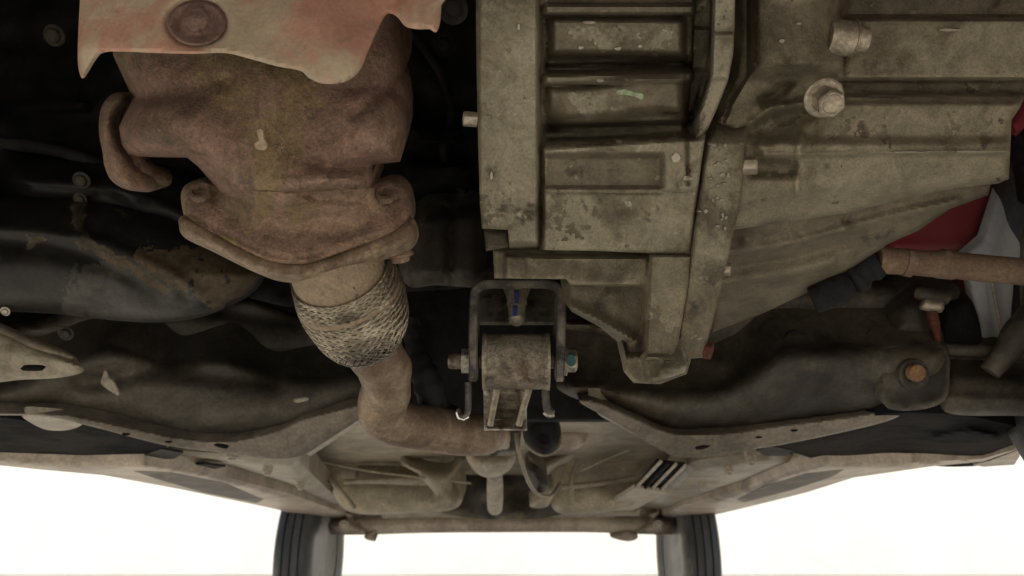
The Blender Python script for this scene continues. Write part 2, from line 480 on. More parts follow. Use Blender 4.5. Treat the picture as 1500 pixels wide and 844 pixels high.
M['chip'] = mat('scraped_aluminium', (.31, .285, .23), (.25, .225, .18), None, 0, 90, .5, .3, .2, 300, 36.0)
M['pale'] = mat('pale_dusty_metal', (.44, .395, .325), (.35, .31, .255), None, 0, 20, .75, .1, .15, 200, 35.0)


# ================================================================== ground and wall
def sheet(name, pts, z, m, kind=None):
    bm = bmesh.new(); vs = [bm.verts.new((x, y, z)) for x, y in pts]; bm.faces.new(vs)
    for f in bm.faces:
        if f.normal.z < 0: f.normal_flip()
    me = bpy.data.meshes.new(name); bm.to_mesh(me); bm.free()
    return link(name, me, m, kind=kind)
g = sheet('ground', [(-150, -60), (150, -60), (150, 150), (-150, 150)], 0, M['concrete'], 'structure')
wall = bpy.data.objects.new('wall', None); COL.objects.link(wall)
wall.location = (0, 26, 0); LOC[wall] = Vector((0, 26, 0))
tag(wall, 'long white rendered wall behind the car, blown out by daylight', 'wall')
box('wall_face', (0, 26.2, 3.6), (90, .4, 7.2), M['wall'], wall, bev=.02)
box('painted_stripe', (0, 25.985, .585), (90, .05, .10), M['plinth'], wall, 'thin grey stripe low on the wall', bev=0)

# ================================================================== the car
car = bpy.data.objects.new('car', None); COL.objects.link(car)
car.location = (-.03, 1.9, 0.6); LOC[car] = Vector((-.03, 1.9, .6))
tag(car, 'raised red car seen from below, dirty gearbox and rusty exhaust overhead', 'car')
UX = -.03                                        # the car's middle

# ---- red outer shell: bumper, bonnet, cabin, tail as one pressed skin, open underneath
prof = [(-.28, .62), (-.22, .78), (.02, .90), (.75, 1.02), (1.15, 1.08), (1.55, 1.38), (1.95, 1.56), (2.7, 1.58), (3.3, 1.50), (3.75, 1.10), (3.95, 1.02), (4.0, .62)]
bm = bmesh.new(); rings = []
for y, zt in prof:
    hw = .80 if -.1 < y < 3.8 else .68
    zb = .25 if y not in (-.28, 4.0) else .36
    R = []
    for s, f in ((-1, 0), (-1, .35), (-1, .72), (-.9, .92), (-.6, 1), (0, 1.02), (.6, 1), (.9, .92), (1, .72), (1, .35), (1, 0)):
        z = CH + zb + (zt - zb) * f
        roof = max(0, (zt - 1.1)) * .35 * max(0, f - .5) * 2
        R.append(bm.verts.new((UX + s * (hw - roof), y, z)))
    rings.append(R)
for A, C in zip(rings[:-1], rings[1:]):
    for k in range(10): bm.faces.new([A[k], A[k + 1], C[k + 1], C[k]])
bm.faces.new(rings[0]); bm.faces.new(rings[-1][::-1])
bmesh.ops.recalc_face_normals(bm, faces=bm.faces[:])
bmesh.ops.solidify(bm, geom=bm.faces[:], thickness=.012)
shell = finish(bm, 'body_shell', M['red'], car, 'red painted outer body of the car')

box('added_bonnet_baffle', (UX, .52, CH + .80), (1.50, 1.5, .02), M['black'], car, 'added black sheet under the bonnet, stops red bounce light', rot=Matrix.Rotation(math.radians(8), 4, 'X'))  # unseen sheet added to keep the red shell from tinting the engine
box('added_wing_baffle', (UX - .745, .50, CH + .52), (.02, 1.5, .50), M['black'], car, 'added black sheet inside the left wing, stops a red reflection')  # unseen sheet added to kill the shell's red reflection on the left
box('bulkhead', (UX, 1.30, CH + .55), (1.50, .03, .66), M['black'], car, 'black bulkhead behind the engine')
fp = box('floor_pan', (UX, 2.50, CH + .27), (1.46, 2.4, .02), M['floor_pan'], car, 'dusty floor pan running to the rear')

# ================================================================== exhaust
def exf(x, y, d, taper=1.0):
    Y = .648 + .00010 * y - .046 * np.sqrt(np.clip(1 - (1 - np.minimum(1, d / 60)) ** 2, 0, 1))
    Y -= .030 * np.sqrt(np.clip(1 - ((x - 380) / 215) ** 2, 0, 1)) * (1 - .75 * ss(250, 340, y))
    # left branch: a barrel lying across, crisp at its lower edge
    Y -= .020 * (1 - ss(270, 350, x)) * np.sqrt(np.clip(1 - ((y - 190) / 44) ** 2, 0, 1))
    Y += .006 * sline(x, y, [(200, 140), (270, 132), (330, 120)], 12)
    # right branch barrel with its end rim
    Y -= .024 * ss(470, 560, x) * np.sqrt(np.clip(1 - ((y - 186) / 54) ** 2, 0, 1))
    Y += .009 * sline(x, y, [(520, 168), (552, 140), (585, 128)], 8)
    Y += .012 * sline(x, y, [(455, 238), (500, 247), (548, 244)], 6)
    Y -= .007 * sline(x, y, [(430, 268), (480, 262), (545, 262)], 10)
    Y += .016 * polyf(x, y, [(440, 286), (470, 278), (542, 280), (542, 300), (470, 298)], 6)
    # stem running down into the flange
    Y -= .010 * sline(x, y, [(405, 120), (395, 200), (410, 300)], 40)
    Y += .002 * sline(x, y, [(285, 82), (330, 120), (350, 190)], 12) + .0015 * sline(x, y, [(330, 290), (360, 240), (358, 200)], 10)
    Y += taper * .030 * ss(275, 318, y)
    return Y + .0007 * vnoise(x, y, 61, 45) - .004 * sline(x, y, [(588, 140), (589, 185), (585, 232)], 5)
exh = relief('exhaust_manifold', lin([(150, -60), (160, 40), (166, 82), (190, 134), (197, 142), (184, 165), (174, 186), (178, 212), (188, 227), (200, 230), (274, 231), (290, 244), (306, 262), (328, 288), (352, 306), (392, 322), (440, 328), (500, 318), (534, 304), (545, 294), (546, 242), (586, 237), (591, 215), (592, 180), (588, 150), (583, 129), (590, 108), (592, 85), (587, 50), (582, -60)], 6),
    exf, M['rust'], car, 'rusty cast exhaust manifold with pink and ochre patches', sp=5, back=(0, .05, .06), smooth_it=2, rough=.0012,
    stains=[(M['ochre'], lambda x, y: np.maximum.reduce([.75 * sline(x, y, [(300, 84), (335, 130)], 16), .85 * sline(x, y, [(430, 130), (410, 200), (395, 260)], 42), .5 * bump(x, y, 330, 150, 70, 40)])), (M['pink'], lambda x, y: np.maximum.reduce([.75 * bump(x, y, 560, 190, 45, 40), .8 * sline(x, y, [(430, 266), (545, 260)], 14)]))])

hs_P = [(118, -60), (117, 0), (115, 40), (114, 92), (120, 115), (127, 108), (138, 90), (152, 77), (185, 76), (235, 78), (285, 79), (330, 78), (365, 86), (405, 97), (440, 104), (452, 114), (470, 122), (490, 123), (512, 117), (528, 102), (538, 78), (550, 50), (563, 25), (572, 20), (583, 26), (594, 39), (612, 43), (630, 43), (638, 48), (644, 36), (646, 10), (648, -60)]
hs = relief('heat_shield', crom(hs_P, True, 5),
    lambda x, y, d: .505 + .00003 * y + .00000018 * (x - 380) ** 2 + .012 * ss(250, 110, x) * ss(60, 120, y) - .012 * bump(x, y, 500, 80, 45, 50) - .007 * bump(x, y, 470, 20, 60, 80)
        + .008 * (bump(x, y, 288, 33, 44, 34) ** .35) * (((x - 288) / 45) ** 2 + ((y - 33) / 35) ** 2 < 1) + .006 * sline(x, y, [(560, 30), (590, -20), (600, -60)], 12) - .005 * sline(x, y, [(610, 40), (612, -40)], 10)
        + .0022 * vnoise(x, y, 8, 70) + .001 * vnoise(x, y, 9, 28),
    M['shield'], exh, 'tan heat shield with faded pink patches over the manifold', sp=5, back=(0, .0015, .002), edge=(.003, 7), smooth_it=2)
# sunken bolt in the shield's round dimple
dm = relief('dimple', [(288 + 43 * math.cos(a), 34 + 33 * math.sin(a)) for a in np.linspace(0, 2 * math.pi, 40, endpoint=False)],
    lambda x, y, d: .5035 + .004 * ss(2, 16, d) - .005 * (np.hypot((x - 286) / 1.1, y - 28) < 19) * 1.0 - .003 * bump(x, y, 284, 26, 14, 11), M['dimple'], exh, 'round rusty dimple pressed in the heat shield', sp=3, back=(0, .003, .004), edge=(.002, 5), smooth_it=1)

tab = relief('side_tab', crom([(178, 136), (160, 141), (147, 162), (145, 195), (150, 222), (153, 243), (162, 263), (180, 276), (205, 281), (224, 280), (230, 268), (224, 255), (204, 246), (188, 232), (176, 212), (169, 190), (172, 165), (186, 148)], True, 5),
    lambda x, y, d: .66 - .02 * np.sqrt(np.clip(1 - (1 - np.minimum(1, d / 16)) ** 2, 0, 1)) + .03 * ss(180, 230, x), M['rust2'], exh, 'curled rusty tab at the side of the manifold', sp=4, back=(0, .03, .02), smooth_it=2)

def flf(x, y, d):
    P = .666 - .00024 * (y - 300) - .0035 * np.minimum(1, d / 50)
    k = polyf(x, y, [(330, 200), (545, 200), (543, 290), (520, 306), (440, 316), (378, 308), (345, 288)], 30)
    n = exf(x, y, np.full(np.shape(x), 46.0), 0.0)
    Y = P * (1 - k) + np.minimum(n, P) * k
    Y -= .012 * (np.sqrt(np.clip(1 - (1 - np.minimum(1, d / 9)) ** 2, 0, 1)) - 1)
    return Y + .0035 * sline(x, y, [(276, 312), (330, 342), (390, 372), (430, 380), (480, 370), (560, 344), (598, 318)], 3)
fl = relief('flange', crom([(266, 300), (266, 280), (276, 268), (296, 262), (316, 266), (345, 272), (440, 276), (530, 272), (550, 268), (566, 262), (584, 266), (597, 283), (602, 312), (596, 333), (560, 352), (505, 370), (460, 385), (420, 388), (380, 379), (320, 350), (276, 326)], True, 6),
    flf, M['rust2'], exh, 'pinkish rusty two bolt flange casting', sp=3.6, back=(0, .03, .02), smooth_it=1, rough=.0012,
    stains=[(M['pink'], lambda x, y: np.maximum.reduce([.85 * sline(x, y, [(290, 305), (350, 345), (430, 362), (520, 345), (590, 310)], 15)])), (M['ochre'], lambda x, y: .75 * bump(x, y, 420, 300, 60, 34))])
fl2 = relief('gasket_plate', crom([(262, 330), (264, 318), (280, 318), (330, 345), (390, 372), (430, 380), (480, 372), (560, 340), (598, 318), (608, 325), (609, 345), (596, 362), (560, 376), (500, 396), (455, 409), (420, 411), (380, 402), (310, 368), (270, 348)], True, 5),
    lambda x, y, d: .668 - .012 * np.minimum(1, d / 8) , M['pipe'], exh, 'thin lower flange plate clamped below the casting', sp=5, back=(0, .018, .004), edge=(.003, 4))
for (x, y) in ((293, 281), (566, 283)):
    hb = lathe('bolt_hole', V(x, y, .652), (0, -.85, .3), [(-.004, .0095, 0), (.002, .0095, 0), (.002, .0066, 0), (-.003, .006, 0)], M['rust'], exh)
bolt(584, 372, .70, 15, M['rust2'], exh, axis=(.1, .5, -.86), label='rusty nut under the flange plate')
chip = relief('scale_flake', crom([(376, 192), (384, 190), (386, 203), (391, 212), (388, 220), (377, 219), (373, 211), (379, 205)], True, 3),
    lambda x, y, d: exf(x, y, np.full(np.shape(x), 120.0)) - .0035 + 0 * x, M['flake'], exh, 'pale flake of scale on the manifold', sp=3, back=(0, .004, .003), edge=None)

# flexible pipe: neck, braid, pipe with its elbow
bctl = np.array([(497, 396, 0.7020, 73), (507, 418, 0.7200, 77), (515, 438, 0.7360, 78), (524, 459, 0.7520, 74), (533, 480, 0.7680, 67), (542, 495, 0.7820, 53), (548, 504, 0.7900, 42)], float)
pctl = [(530, 480, 0.7650, 40), (546, 512, 0.7900, 41), (563, 540, 0.8200, 38), (568, 565, 0.8450, 36), (562, 585, 0.8700, 36), (560, 603, 0.8850, 36), (574, 617, 0.9000, 34), (602, 624, 0.9150, 33), (645, 630, 0.9350, 33), (685, 636, 0.9550, 31), (712, 637, 0.9800, 28), (722, 634, 1.0300, 24), (728, 640, 1.1300, 20)]
pipe = tube('exhaust_pipe', pctl, M['pipe'], car, 'brown exhaust pipe with a sharp elbow below the braid', n=28, step=6,
    bumpf=lambda i, a: .07 * math.sin(i * .7 + 2 * a) * math.exp(-((i - 15) / 5) ** 2) + .012 * math.sin(3 * a + i * .3))
core = tube('flex_core', [(x, y, Y, r * .93) for x, y, Y, r in bctl], M['black'], pipe, 'dark bellows core under the braid', n=28)
tube('collar', [(484, 368, 0.6900, 66), (494, 392, 0.7020, 69), (502, 410, 0.7130, 72), (508, 421, 0.7220, 76), (513, 434, 0.7310, 79), (515, 438, 0.7335, 74)], M['collar'], pipe, 'smooth sooted collar over the top of the braid', n=36, step=5)
def braid():
    C = crom(bctl, closed=False, step=3)
    P = W(C[:, 0], C[:, 1], C[:, 2]); R = C[:, 3] * mpp(C[:, 0], C[:, 1], C[:, 2])
    T, U, B = ring_frame(P)
    n = len(P) - 1
    bm = bmesh.new()
    NB = 38
    for s in (1, -1):
        for k in range(NB):
            for wv in range(3):
                a0 = 2 * math.pi * k / NB + (wv - 1) * .042 + random.uniform(-.008, .008)
                turns = 4.3 + random.uniform(-.05, .05)
                K = 58; pts = []
                for j in range(K + 1):
                    u = j / K * n; i = min(int(u), n - 1); f = u - i
                    a = a0 + s * turns * (j / K + .10 * math.sin(math.pi * j / K))
                    c = P[i] * (1 - f) + P[i + 1] * f; r = R[i] * (1 - f) + R[i + 1] * f
                    wave = math.cos((a * NB / 2 if s > 0 else a * NB / 2 + math.pi) + (k % 2) * math.pi)
                    r = r * 1.0 + .0008 * wave + random.uniform(-.0002, .0002)
                    pts.append(c + r * (U[i] * math.cos(a) + B[i] * math.sin(a)))
                sweep_bm(bm, pts, .00042, 4, False)
    return finish(bm, 'braid', M['braid'], pipe, 'woven steel wire braid round the flexible pipe', 80, kind='stuff')
braid()

# ================================================================== gearbox, left casing
def gb(x, y, d):
    Y = .535 + .00044 * y + .030
    strip = 1 - ss(784, 793, x)
    Y -= .032 * strip * (1 - ss(352, 368, y) * ss(700, 712, x))
    Y += .006 * ss(706, 698, x)
    px = ss(790, 802, x) * (1 - ss(1012, 1022, x))
    Y -= px * .024 * boxf(x, y, 780, 1040, 7, 21, 2.5)
    wob = 3 * np.sin(x / 60.0)
    Y -= px * .017 * boxf(x, y + wob * .4, 808, 1000, 28, 79, 7)
    Y += px * .022 * boxf(x, y + (x - 800) * .02, 780, 1040, 95, 106, 3) + px * .014 * boxf(x, y, 780, 1010, 84, 96, 5) + px * .012 * ss(806, 796, x) * boxf(x, y, 780, 1040, 24, 100, 4) + .012 * boxf(x, y, 1002, 1022, 22, 200, 4)
    yy = y + (x - 790) * .022
    Y -= px * .026 * boxf(x, yy, 780, 1040, 110, 124, 4)
    Y -= px * .020 * boxf(x, yy + 10 * bump(x, 0, 960, 0, 60, 1), 800, 1000, 128, 176, 10)
    Y += px * .040 * boxf(x, yy, 780, 1040, 184, 207, 5) * (1 - .5 * ss(880, 1000, x)) + px * .02 * bump(x, y, 800, 185, 22, 22)
    y3 = y + (x - 790) * .06
    Y -= .030 * ss(203, 222, y3) * ss(790, 800, x)
    Y += .012 * boxf(x, y, 796, 970, 228, 276, 6)
    Y -= .005 * boxf(x, y - (x - 970) * -.15, 972, 1060, 198, 285, 8)
    Y += .003 * sline(x, y, [(800, 281), (1010, 283)], 3)
    Y += .006 * sline(x, y, [(1006, 205), (1008, 270)], 3)
    Y -= .004 * sline(x, y, [(786, 230), (789, 360)], 4)
    # lip along the joint, with the trough before it
    lip = polyf(x, y, [(1046, -70), (1090, -70), (1085, 80), (1060, 140), (1042, 185), (1020, 200), (1012, 190), (1030, 150), (1041, 110), (1043, 50)], 3)
    Y += .030 * polyf(x, y, [(1022, -70), (1046, -70), (1043, 50), (1041, 110), (1028, 150), (1010, 188), (1006, 180), (1014, 100)], 4)
    Y -= .045 * lip
    Y += .006 * lip * ss(52, 46, y) + .008 * lip * ss(112, 120, y)
    Y += .0012 * vnoise(x, y, 11, 40)
    return Y
casing = relief('gearbox_casing', lin([(697, -60), (697, 0), (698, 100), (700, 200), (703, 300), (706, 335), (744, 337), (746, 364), (760, 366), (880, 368), (1012, 374), (1016, 330), (1028, 235), (1034, 195), (1050, 160), (1066, 120), (1074, 80), (1076, 40), (1078, -60)], 5),
    gb, M['alu'], car, 'ribbed dirty aluminium gearbox casing with a smooth strip at its left', sp=2.7, back=(0, .06, .05), edge=(.004, 5), rough=.0007,
    stains=[(M['alu3'], lambda x, y: np.maximum.reduce([.95 * boxf(x, y, 800, 1030, -80, 205, 10) - .5 * boxf(x, y, 830, 990, 36, 74, 12) - .5 * boxf(x, y, 830, 930, 134, 168, 12), .95 * boxf(x, y, 800, 972, 222, 276, 3), .45 * bump(x, y, 830, 330, 60, 40), .6 * bump(x, y, 704, 300, 14, 60)]))])
relief('strip_notch', lin([(709, 338), (745, 338), (746, 362), (712, 368)], 5), lambda x, y, d: .70 + 0 * x, M['alu_dark'], casing, 'dark notch plate at the foot of the left strip', sp=5)
def gb2(x, y, d):
    Y = .725 + .00018 * (y - 365)
    Y -= .022 * boxf(x, y + (x - 720) * -.01, 740, 950, 374, 418, 4) - .004 * boxf(x, y, 740, 770, 374, 418, 4)
    Y -= .034 * polyf(x, y, [(952, 372), (1020, 372), (990, 528), (945, 528)], 4)
    Y += .050 * polyf(x, y, [(812, 424), (940, 424), (925, 470), (905, 480), (838, 450)], 7)
    Y += .022 * boxf(x, y, 905, 945, 425, 520, 5)
    Y -= .010 * sline(x, y, [(838, 450), (900, 482), (930, 500)], 10)
    Y -= .018 * polyf(x, y, [(930, 520), (1012, 525), (1000, 565), (950, 566)], 4)
    return Y + .001 * vnoise(x, y, 12, 30)
low = relief('gearbox_sump', lin([(722, 366), (800, 364), (1014, 372), (1006, 430), (990, 522), (1012, 528), (1006, 548), (966, 563), (928, 561), (914, 545), (920, 505), (934, 488), (940, 445), (930, 420), (836, 418), (829, 409), (724, 408)], 4),
    gb2, M['alu2'], car, 'lower step of the gearbox casing with recessed pockets', sp=3, back=(0, .06, .06), rough=.0008, stains=[(M['alu3'], lambda x, y: np.maximum(.8 * ss(440, 500, y), .7 * boxf(x, y, 715, 790, 360, 430, 6)))])
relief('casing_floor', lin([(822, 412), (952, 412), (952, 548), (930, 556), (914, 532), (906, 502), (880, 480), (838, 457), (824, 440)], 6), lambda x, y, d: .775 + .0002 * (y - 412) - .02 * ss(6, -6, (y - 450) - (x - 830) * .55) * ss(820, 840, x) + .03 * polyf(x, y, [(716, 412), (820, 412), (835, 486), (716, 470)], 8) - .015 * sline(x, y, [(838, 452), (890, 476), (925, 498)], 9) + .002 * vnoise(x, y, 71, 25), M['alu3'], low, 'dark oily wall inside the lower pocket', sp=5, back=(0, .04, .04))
relief('pale_foot', lin([(946, 560), (970, 536), (1008, 532), (1003, 546), (972, 556)], 4), lambda x, y, d: .705 + 0 * x, M['alu'], low, 'pale scraped foot at the bottom of the casing', sp=4)
relief('rib_web', lin([(838, 440), (890, 448), (908, 462), (906, 478), (880, 470), (848, 456)], 4), lambda x, y, d: .770 + .0001 * (x - 832) - .006 * np.minimum(1, d / 8), M['alu2'], low, 'oily diagonal rib below the casing', sp=6)
bolt(692, 175, .60, 11, M['zinc_dirty'], casing, axis=(-1, -.15, 0), washer=False, label='bolt head at the left edge of the casing', h=1.1)
relief('chalk_mark', crom([(903, 134), (915, 131), (928, 135), (942, 138), (940, 146), (930, 142), (915, 139), (905, 139)], True, 3), lambda x, y, d: .5996 - .024 + .00044 * (y - 137) + 0 * x, M['chalk'], casing, 'pale green chalk smear', sp=3, back=(0, .002, .002), edge=None)

def chips(f, P, host, m, lab, name='bright_scrape'):
    for x, y, w, hh in P:
        r = np.random.default_rng(int(x * 7 + y))
        Q = [(x + w * r.uniform(.6, 1.2) * math.cos(a), y + hh * r.uniform(.6, 1.2) * math.sin(a)) for a in np.linspace(0, 2 * math.pi, 11, endpoint=False)]
        relief(name, Q, lambda X, YY, d: f(X, YY, np.full(np.shape(X), 90.0)) - .0016, m, host, lab, sp=3, back=(0, .003, .003), edge=None)
chips(gb, [(907, 208, 5, 3), (880, 118, 6, 3), (864, 33, 11, 2.2), (905, 72, 6, 3), (851, 70, 4, 2.5), (938, 68, 3, 3), (760, 40, 2, 5), (720, 258, 2, 7), (1008, 262, 7, 4), (990, 232, 6, 8)], casing, M['pale'], 'bright chipped spot on the casing')

# ================================================================== gearbox, right casing
hp = [(1080, -60), (1560, -60), (1560, 128), (1502, 140), (1494, 158), (1482, 176), (1480, 215), (1478, 262), (1462, 270), (1448, 286), (1392, 306), (1345, 338), (1302, 357), (1240, 398), (1180, 430), (1120, 458), (1086, 471), (1044, 487), (1050, 430), (1062, 360), (1076, 290), (1084, 220), (1070, 190), (1050, 182), (1064, 150), (1078, 110), (1084, 60)]
hup = [(1080, -60), (1560, -60), (1560, 128), (1502, 140), (1494, 158), (1482, 176), (1480, 215), (1478, 262), (1462, 269), (1400, 276), (1330, 290), (1240, 312), (1160, 324), (1066, 338), (1076, 290), (1084, 220), (1070, 190), (1050, 182), (1064, 150), (1078, 110), (1084, 60)]
hlo = [(1062, 322), (1160, 310), (1240, 298), (1330, 278), (1400, 266), (1452, 266), (1448, 286), (1392, 306), (1345, 338), (1302, 357), (1240, 398), (1180, 430), (1120, 458), (1086, 471), (1044, 487), (1050, 430), (1060, 360)]
def gr(x, y, d):
    Y = .585 + .00030 * y
    k = ss(1215, 1250, x)                                     # the long barrel begins
    Y += k * .018 * boxf(x, y, 1200, 1700, -10, 24, 4)
    Y -= k * (.016 * boxf(x, y, 1200, 1700, 27, 117, 5) - .003 * bump(0 * x, y, 0, 72, 1, 26)) + k * .003 * sline(x, y, [(1250, 30), (1560, 30)], 4)
    Y += k * .022 * boxf(x, y, 1200, 1700, 118, 140, 4)
    Y -= k * .007 * sline(x, y, [(1240, 141), (1560, 139)], 4)
    # left drum
    Y -= .040 * np.sqrt(np.clip(1 - ((x - 1165) / 70) ** 2, 0, 1)) * (1 - ss(90, 125, y))
    Y += .010 * polyf(x, y, [(1078, -70), (1106, -70), (1110, 60), (1112, 92), (1096, 110), (1072, 150), (1060, 180), (1084, 60)], 4)
    Y += .014 * bump(x, y, 1130, 145, 26, 10) + .022 * polyf(x, y, [(1092, 196), (1108, 172), (1150, 154), (1190, 162), (1160, 190), (1120, 204)], 16) + .012 * polyf(x, y, [(1112, 146), (1140, 126), (1164, 120), (1150, 136), (1118, 154)], 8)
    Y -= .010 * sline(x, y, [(1100, 180), (1130, 158), (1180, 152)], 6) - .006 * sline(x, y, [(1192, 165), (1180, 230), (1176, 270)], 14) + .006 * sline(x, y, [(1174, 200), (1168, 240), (1168, 280)], 6)
    Y -= .018 * ss(138, 156, y) * ss(1120, 1230, x) * (1 - .7 * ss(240, 330, y))
    Y -= .010 * ss(1100, 1120, x) * boxf(x, y, 1100, 1700, 206, 224, 9) + .006 * sline(x, y, [(1120, 226), (1480, 222)], 4)
    Y += .014 * boxf(x, y, 1096, 1170, 234, 258, 9)
    # underside turns away
    b = 300 - (x - 1080) * .075
    q = np.clip((y - b) / 150, 0, 2)
    Y += .014 * ss(b - 24, b + 14, y) + .11 * q ** 1.6 - .006 * sline(x, y, [(1060, 352), (1300, 322), (1400, 300)], 12)
    Y += .016 * ss(1420, 1450, x) * ss(262, 275, y)
    Y += .010 * bump(x, y, 1100, 372, 60, 14) + .006 * bump(x, y, 1120, 415, 70, 10)
    Y += .0014 * vnoise(x, y, 14, 55)
    return Y
hous = relief('gearbox_housing', lin(hup, 4), gr, M['alu2'], car, 'long olive grey gearbox housing with rounded ribs at upper right', sp=3.2, back=(0, .07, .06), edge=(.010, 12), rough=.0008,
    stains=[(M['alu3'], lambda x, y: np.maximum.reduce([.9 * boxf(x, y, 1040, 1108, -80, 112, 8), .8 * bump(x, y, 1135, 176, 50, 24), .8 * boxf(x, y, 1225, 1700, -80, 24, 6), .75 * boxf(x, y, 1235, 1700, 118, 136, 4), .55 * bump(x, y, 1430, 190, 60, 22), .5 * bump(x, y, 1240, 185, 60, 30), .8 * boxf(x, y, 1096, 1172, 230, 260, 5)]))])
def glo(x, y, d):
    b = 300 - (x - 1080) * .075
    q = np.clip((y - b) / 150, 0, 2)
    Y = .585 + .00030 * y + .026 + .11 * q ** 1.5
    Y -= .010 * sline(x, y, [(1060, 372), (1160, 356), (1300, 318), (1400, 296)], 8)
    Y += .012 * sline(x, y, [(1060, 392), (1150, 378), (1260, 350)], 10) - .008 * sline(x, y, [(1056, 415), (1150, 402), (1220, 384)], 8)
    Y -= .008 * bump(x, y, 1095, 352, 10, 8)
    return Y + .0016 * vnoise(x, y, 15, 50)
belly = relief('housing_belly', lin(hlo, 4), glo, M['alu3'], hous, 'housing underside with shade painted into a darker oily tone', sp=4, back=(0, .07, .06), edge=(.008, 10), rough=.0008)  # turned-away shading put into the colour as a darker oily metal
frf = lambda x, y, d: .622 + .00036 * (y - 190) + .016 * (1 - ss(184, 214, y)) - .005 * bump(x, y, 1070, 215, 22, 26) - .004 * bump(x, y, 1050, 300, 20, 60) + .001 * vnoise(x, y, 15, 25)
fr = relief('joint_flange', lin([(1050, 186), (1072, 190), (1094, 186), (1092, 230), (1086, 290), (1072, 352), (1056, 430), (1036, 500), (1030, 524), (988, 528), (1000, 450), (1016, 360), (1032, 240), (1038, 205)], 4),
    frf, M['alu'], hous, 'raised flange strip along the casing joint', sp=2.8, back=(.004, .05, .05), edge=(.005, 6), rough=.0008, stains=[(M['alu3'], lambda x, y: .85 * ss(380, 440, y))])
chips(gr, [(1108, 95, 4, 3), (1145, 60, 5, 3), (1170, 35, 4, 2), (1190, 142, 5, 2.5), (1300, 142, 26, 1.5), (1390, 44, 20, 2), (1255, 70, 4, 6), (1420, 222, 18, 1.6), (1330, 223, 24, 1.6)], hous, M['chip'], 'pale scraped spot on the housing')
rs = np.random.default_rng(5)
chips(frf, [(1052 + rs.uniform(-14, 30) - (yy - 210) * .14, yy, rs.uniform(1.2, 4.5), rs.uniform(1.0, 3.2)) for yy in rs.uniform(205, 335, 26)], fr if False else hous, M['chip'], 'pale pitted spot on the joint flange', 'pitted_spot')
bolt(1206, 143, .570, 20, M['zinc_dirty'], hous, axis=(.02, -.70, -.75), label='large hexagon bolt on the housing', h=1.7)
bolt(1094, 243, .648, 13, M['zinc_dirty'], hous, axis=(1, -.25, -.1), label='bolt head at the right of the joint', washer=False, h=1.0)
bolt(1060, 395, .705, 9, M['zinc_dirty'], hous, axis=(1, -.25, -.1), label='small bolt lower on the joint', washer=False, h=1.0)
bolt(1032, 513, .745, 12, M['redrust'], hous, axis=(.9, -.3, -.3), label='rusty red bolt at the foot of the joint', washer=False, h=.8)
# round plug with its bright seal ring
lathe('plug', V(1234, 56, .582), (1, .06, -.06), [(-.014, .0148, 0), (.006, .0148, 0), (.009, .0142, 0), (.011, .0118, 0), (.020, .0112, 0)], M['zinc_dirty'], hous, 'round worn metal plug between drum and barrel')
lathe('seal_ring', V(1248, 56, .582), (1, .06, -.06), [(0, .0152, 0), (.0008, .0157, 0), (.0014, .0152, 0)], M['zinc'], hous, 'thin bright ring round the plug')

# ================================================================== dark engine parts at the left
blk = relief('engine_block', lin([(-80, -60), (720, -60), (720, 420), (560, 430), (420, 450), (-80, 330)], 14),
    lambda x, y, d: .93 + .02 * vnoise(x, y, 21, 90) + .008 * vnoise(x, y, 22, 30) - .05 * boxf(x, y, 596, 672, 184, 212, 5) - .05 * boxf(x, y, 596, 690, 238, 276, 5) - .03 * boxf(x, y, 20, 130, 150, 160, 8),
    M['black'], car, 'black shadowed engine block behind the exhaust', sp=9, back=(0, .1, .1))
bolt(80, 52, .90, 11, M['alu_dark'], blk, label='dull bolt high on the block')
bolt(664, 14, .86, 15, M['frame'], blk, label='dark bolt beside the heat shield')
bolt(650, 66, .90, 12, M['black'], blk, label='black bolt below the shield edge')
for (x, y, a, r) in ((120, 264, .6, 9), (118, 292, .3, 7)):
    bolt(x, y, .83, r, M['alu_dark'], blk, label='dirt crusted stub on the block')
relief('duct_panel', crom([(585, 330), (610, 308), (660, 302), (708, 308), (712, 400), (700, 420), (640, 418), (600, 420), (584, 390)], True, 6),
    lambda x, y, d: .89 - .02 * np.minimum(1, d / 20) + .012 * sline(x, y, [(662, 300), (660, 420)], 8) + .01 * sline(x, y, [(610, 310), (606, 420)], 10), M['frame'], blk, 'brownish dusty panel between exhaust and gearbox', sp=6)
def sumpf(x, y, d):
    Y = .86 - .075 * np.sqrt(np.clip(1 - (1 - np.minimum(1, d / 85)) ** 2, 0, 1))
    Y -= .006 * sline(x, y, [(-60, 330), (60, 338), (150, 352), (205, 378), (250, 402), (290, 430)], 9)
    Y += .007 * sline(x, y, [(-60, 352), (60, 360), (140, 378), (195, 402), (235, 430)], 16)
    Y -= .006 * sline(x, y, [(112, 290), (116, 340), (150, 372), (200, 392), (250, 430)], 12)
    return Y + .0012 * vnoise(x, y, 24, 40)
sump = relief('engine_sump', crom([(-70, 280), (0, 284), (100, 288), (190, 300), (270, 322), (330, 352), (372, 380), (390, 398), (372, 428), (330, 452), (285, 467), (225, 473), (150, 468), (80, 460), (0, 456), (-70, 450)], True, 6),
    sumpf, M['sump'], car, 'black rounded engine sump streaked with brown dirt', sp=3.6, back=(0, .05, .08), smooth_it=2,
    stains=[(M['sump_grime'], lambda x, y: .9 * ss(372, 400, y - (x - 150) * .02) * ss(60, 130, x)), (M['sump_dirt'], lambda x, y: np.maximum.reduce([.85 * polyf(x, y, [(170, 375), (250, 360), (330, 350), (395, 395), (330, 455), (280, 440), (240, 415)], 14), .95 * sline(x, y, [(116, 285), (114, 330), (130, 358), (190, 388), (240, 425)], 9), .55 * sline(x, y, [(40, 350), (120, 352)], 7)]))])
bolt(8, 456, .83, 5, M['zinc'], sump, label='tiny bright bolt under the sump')

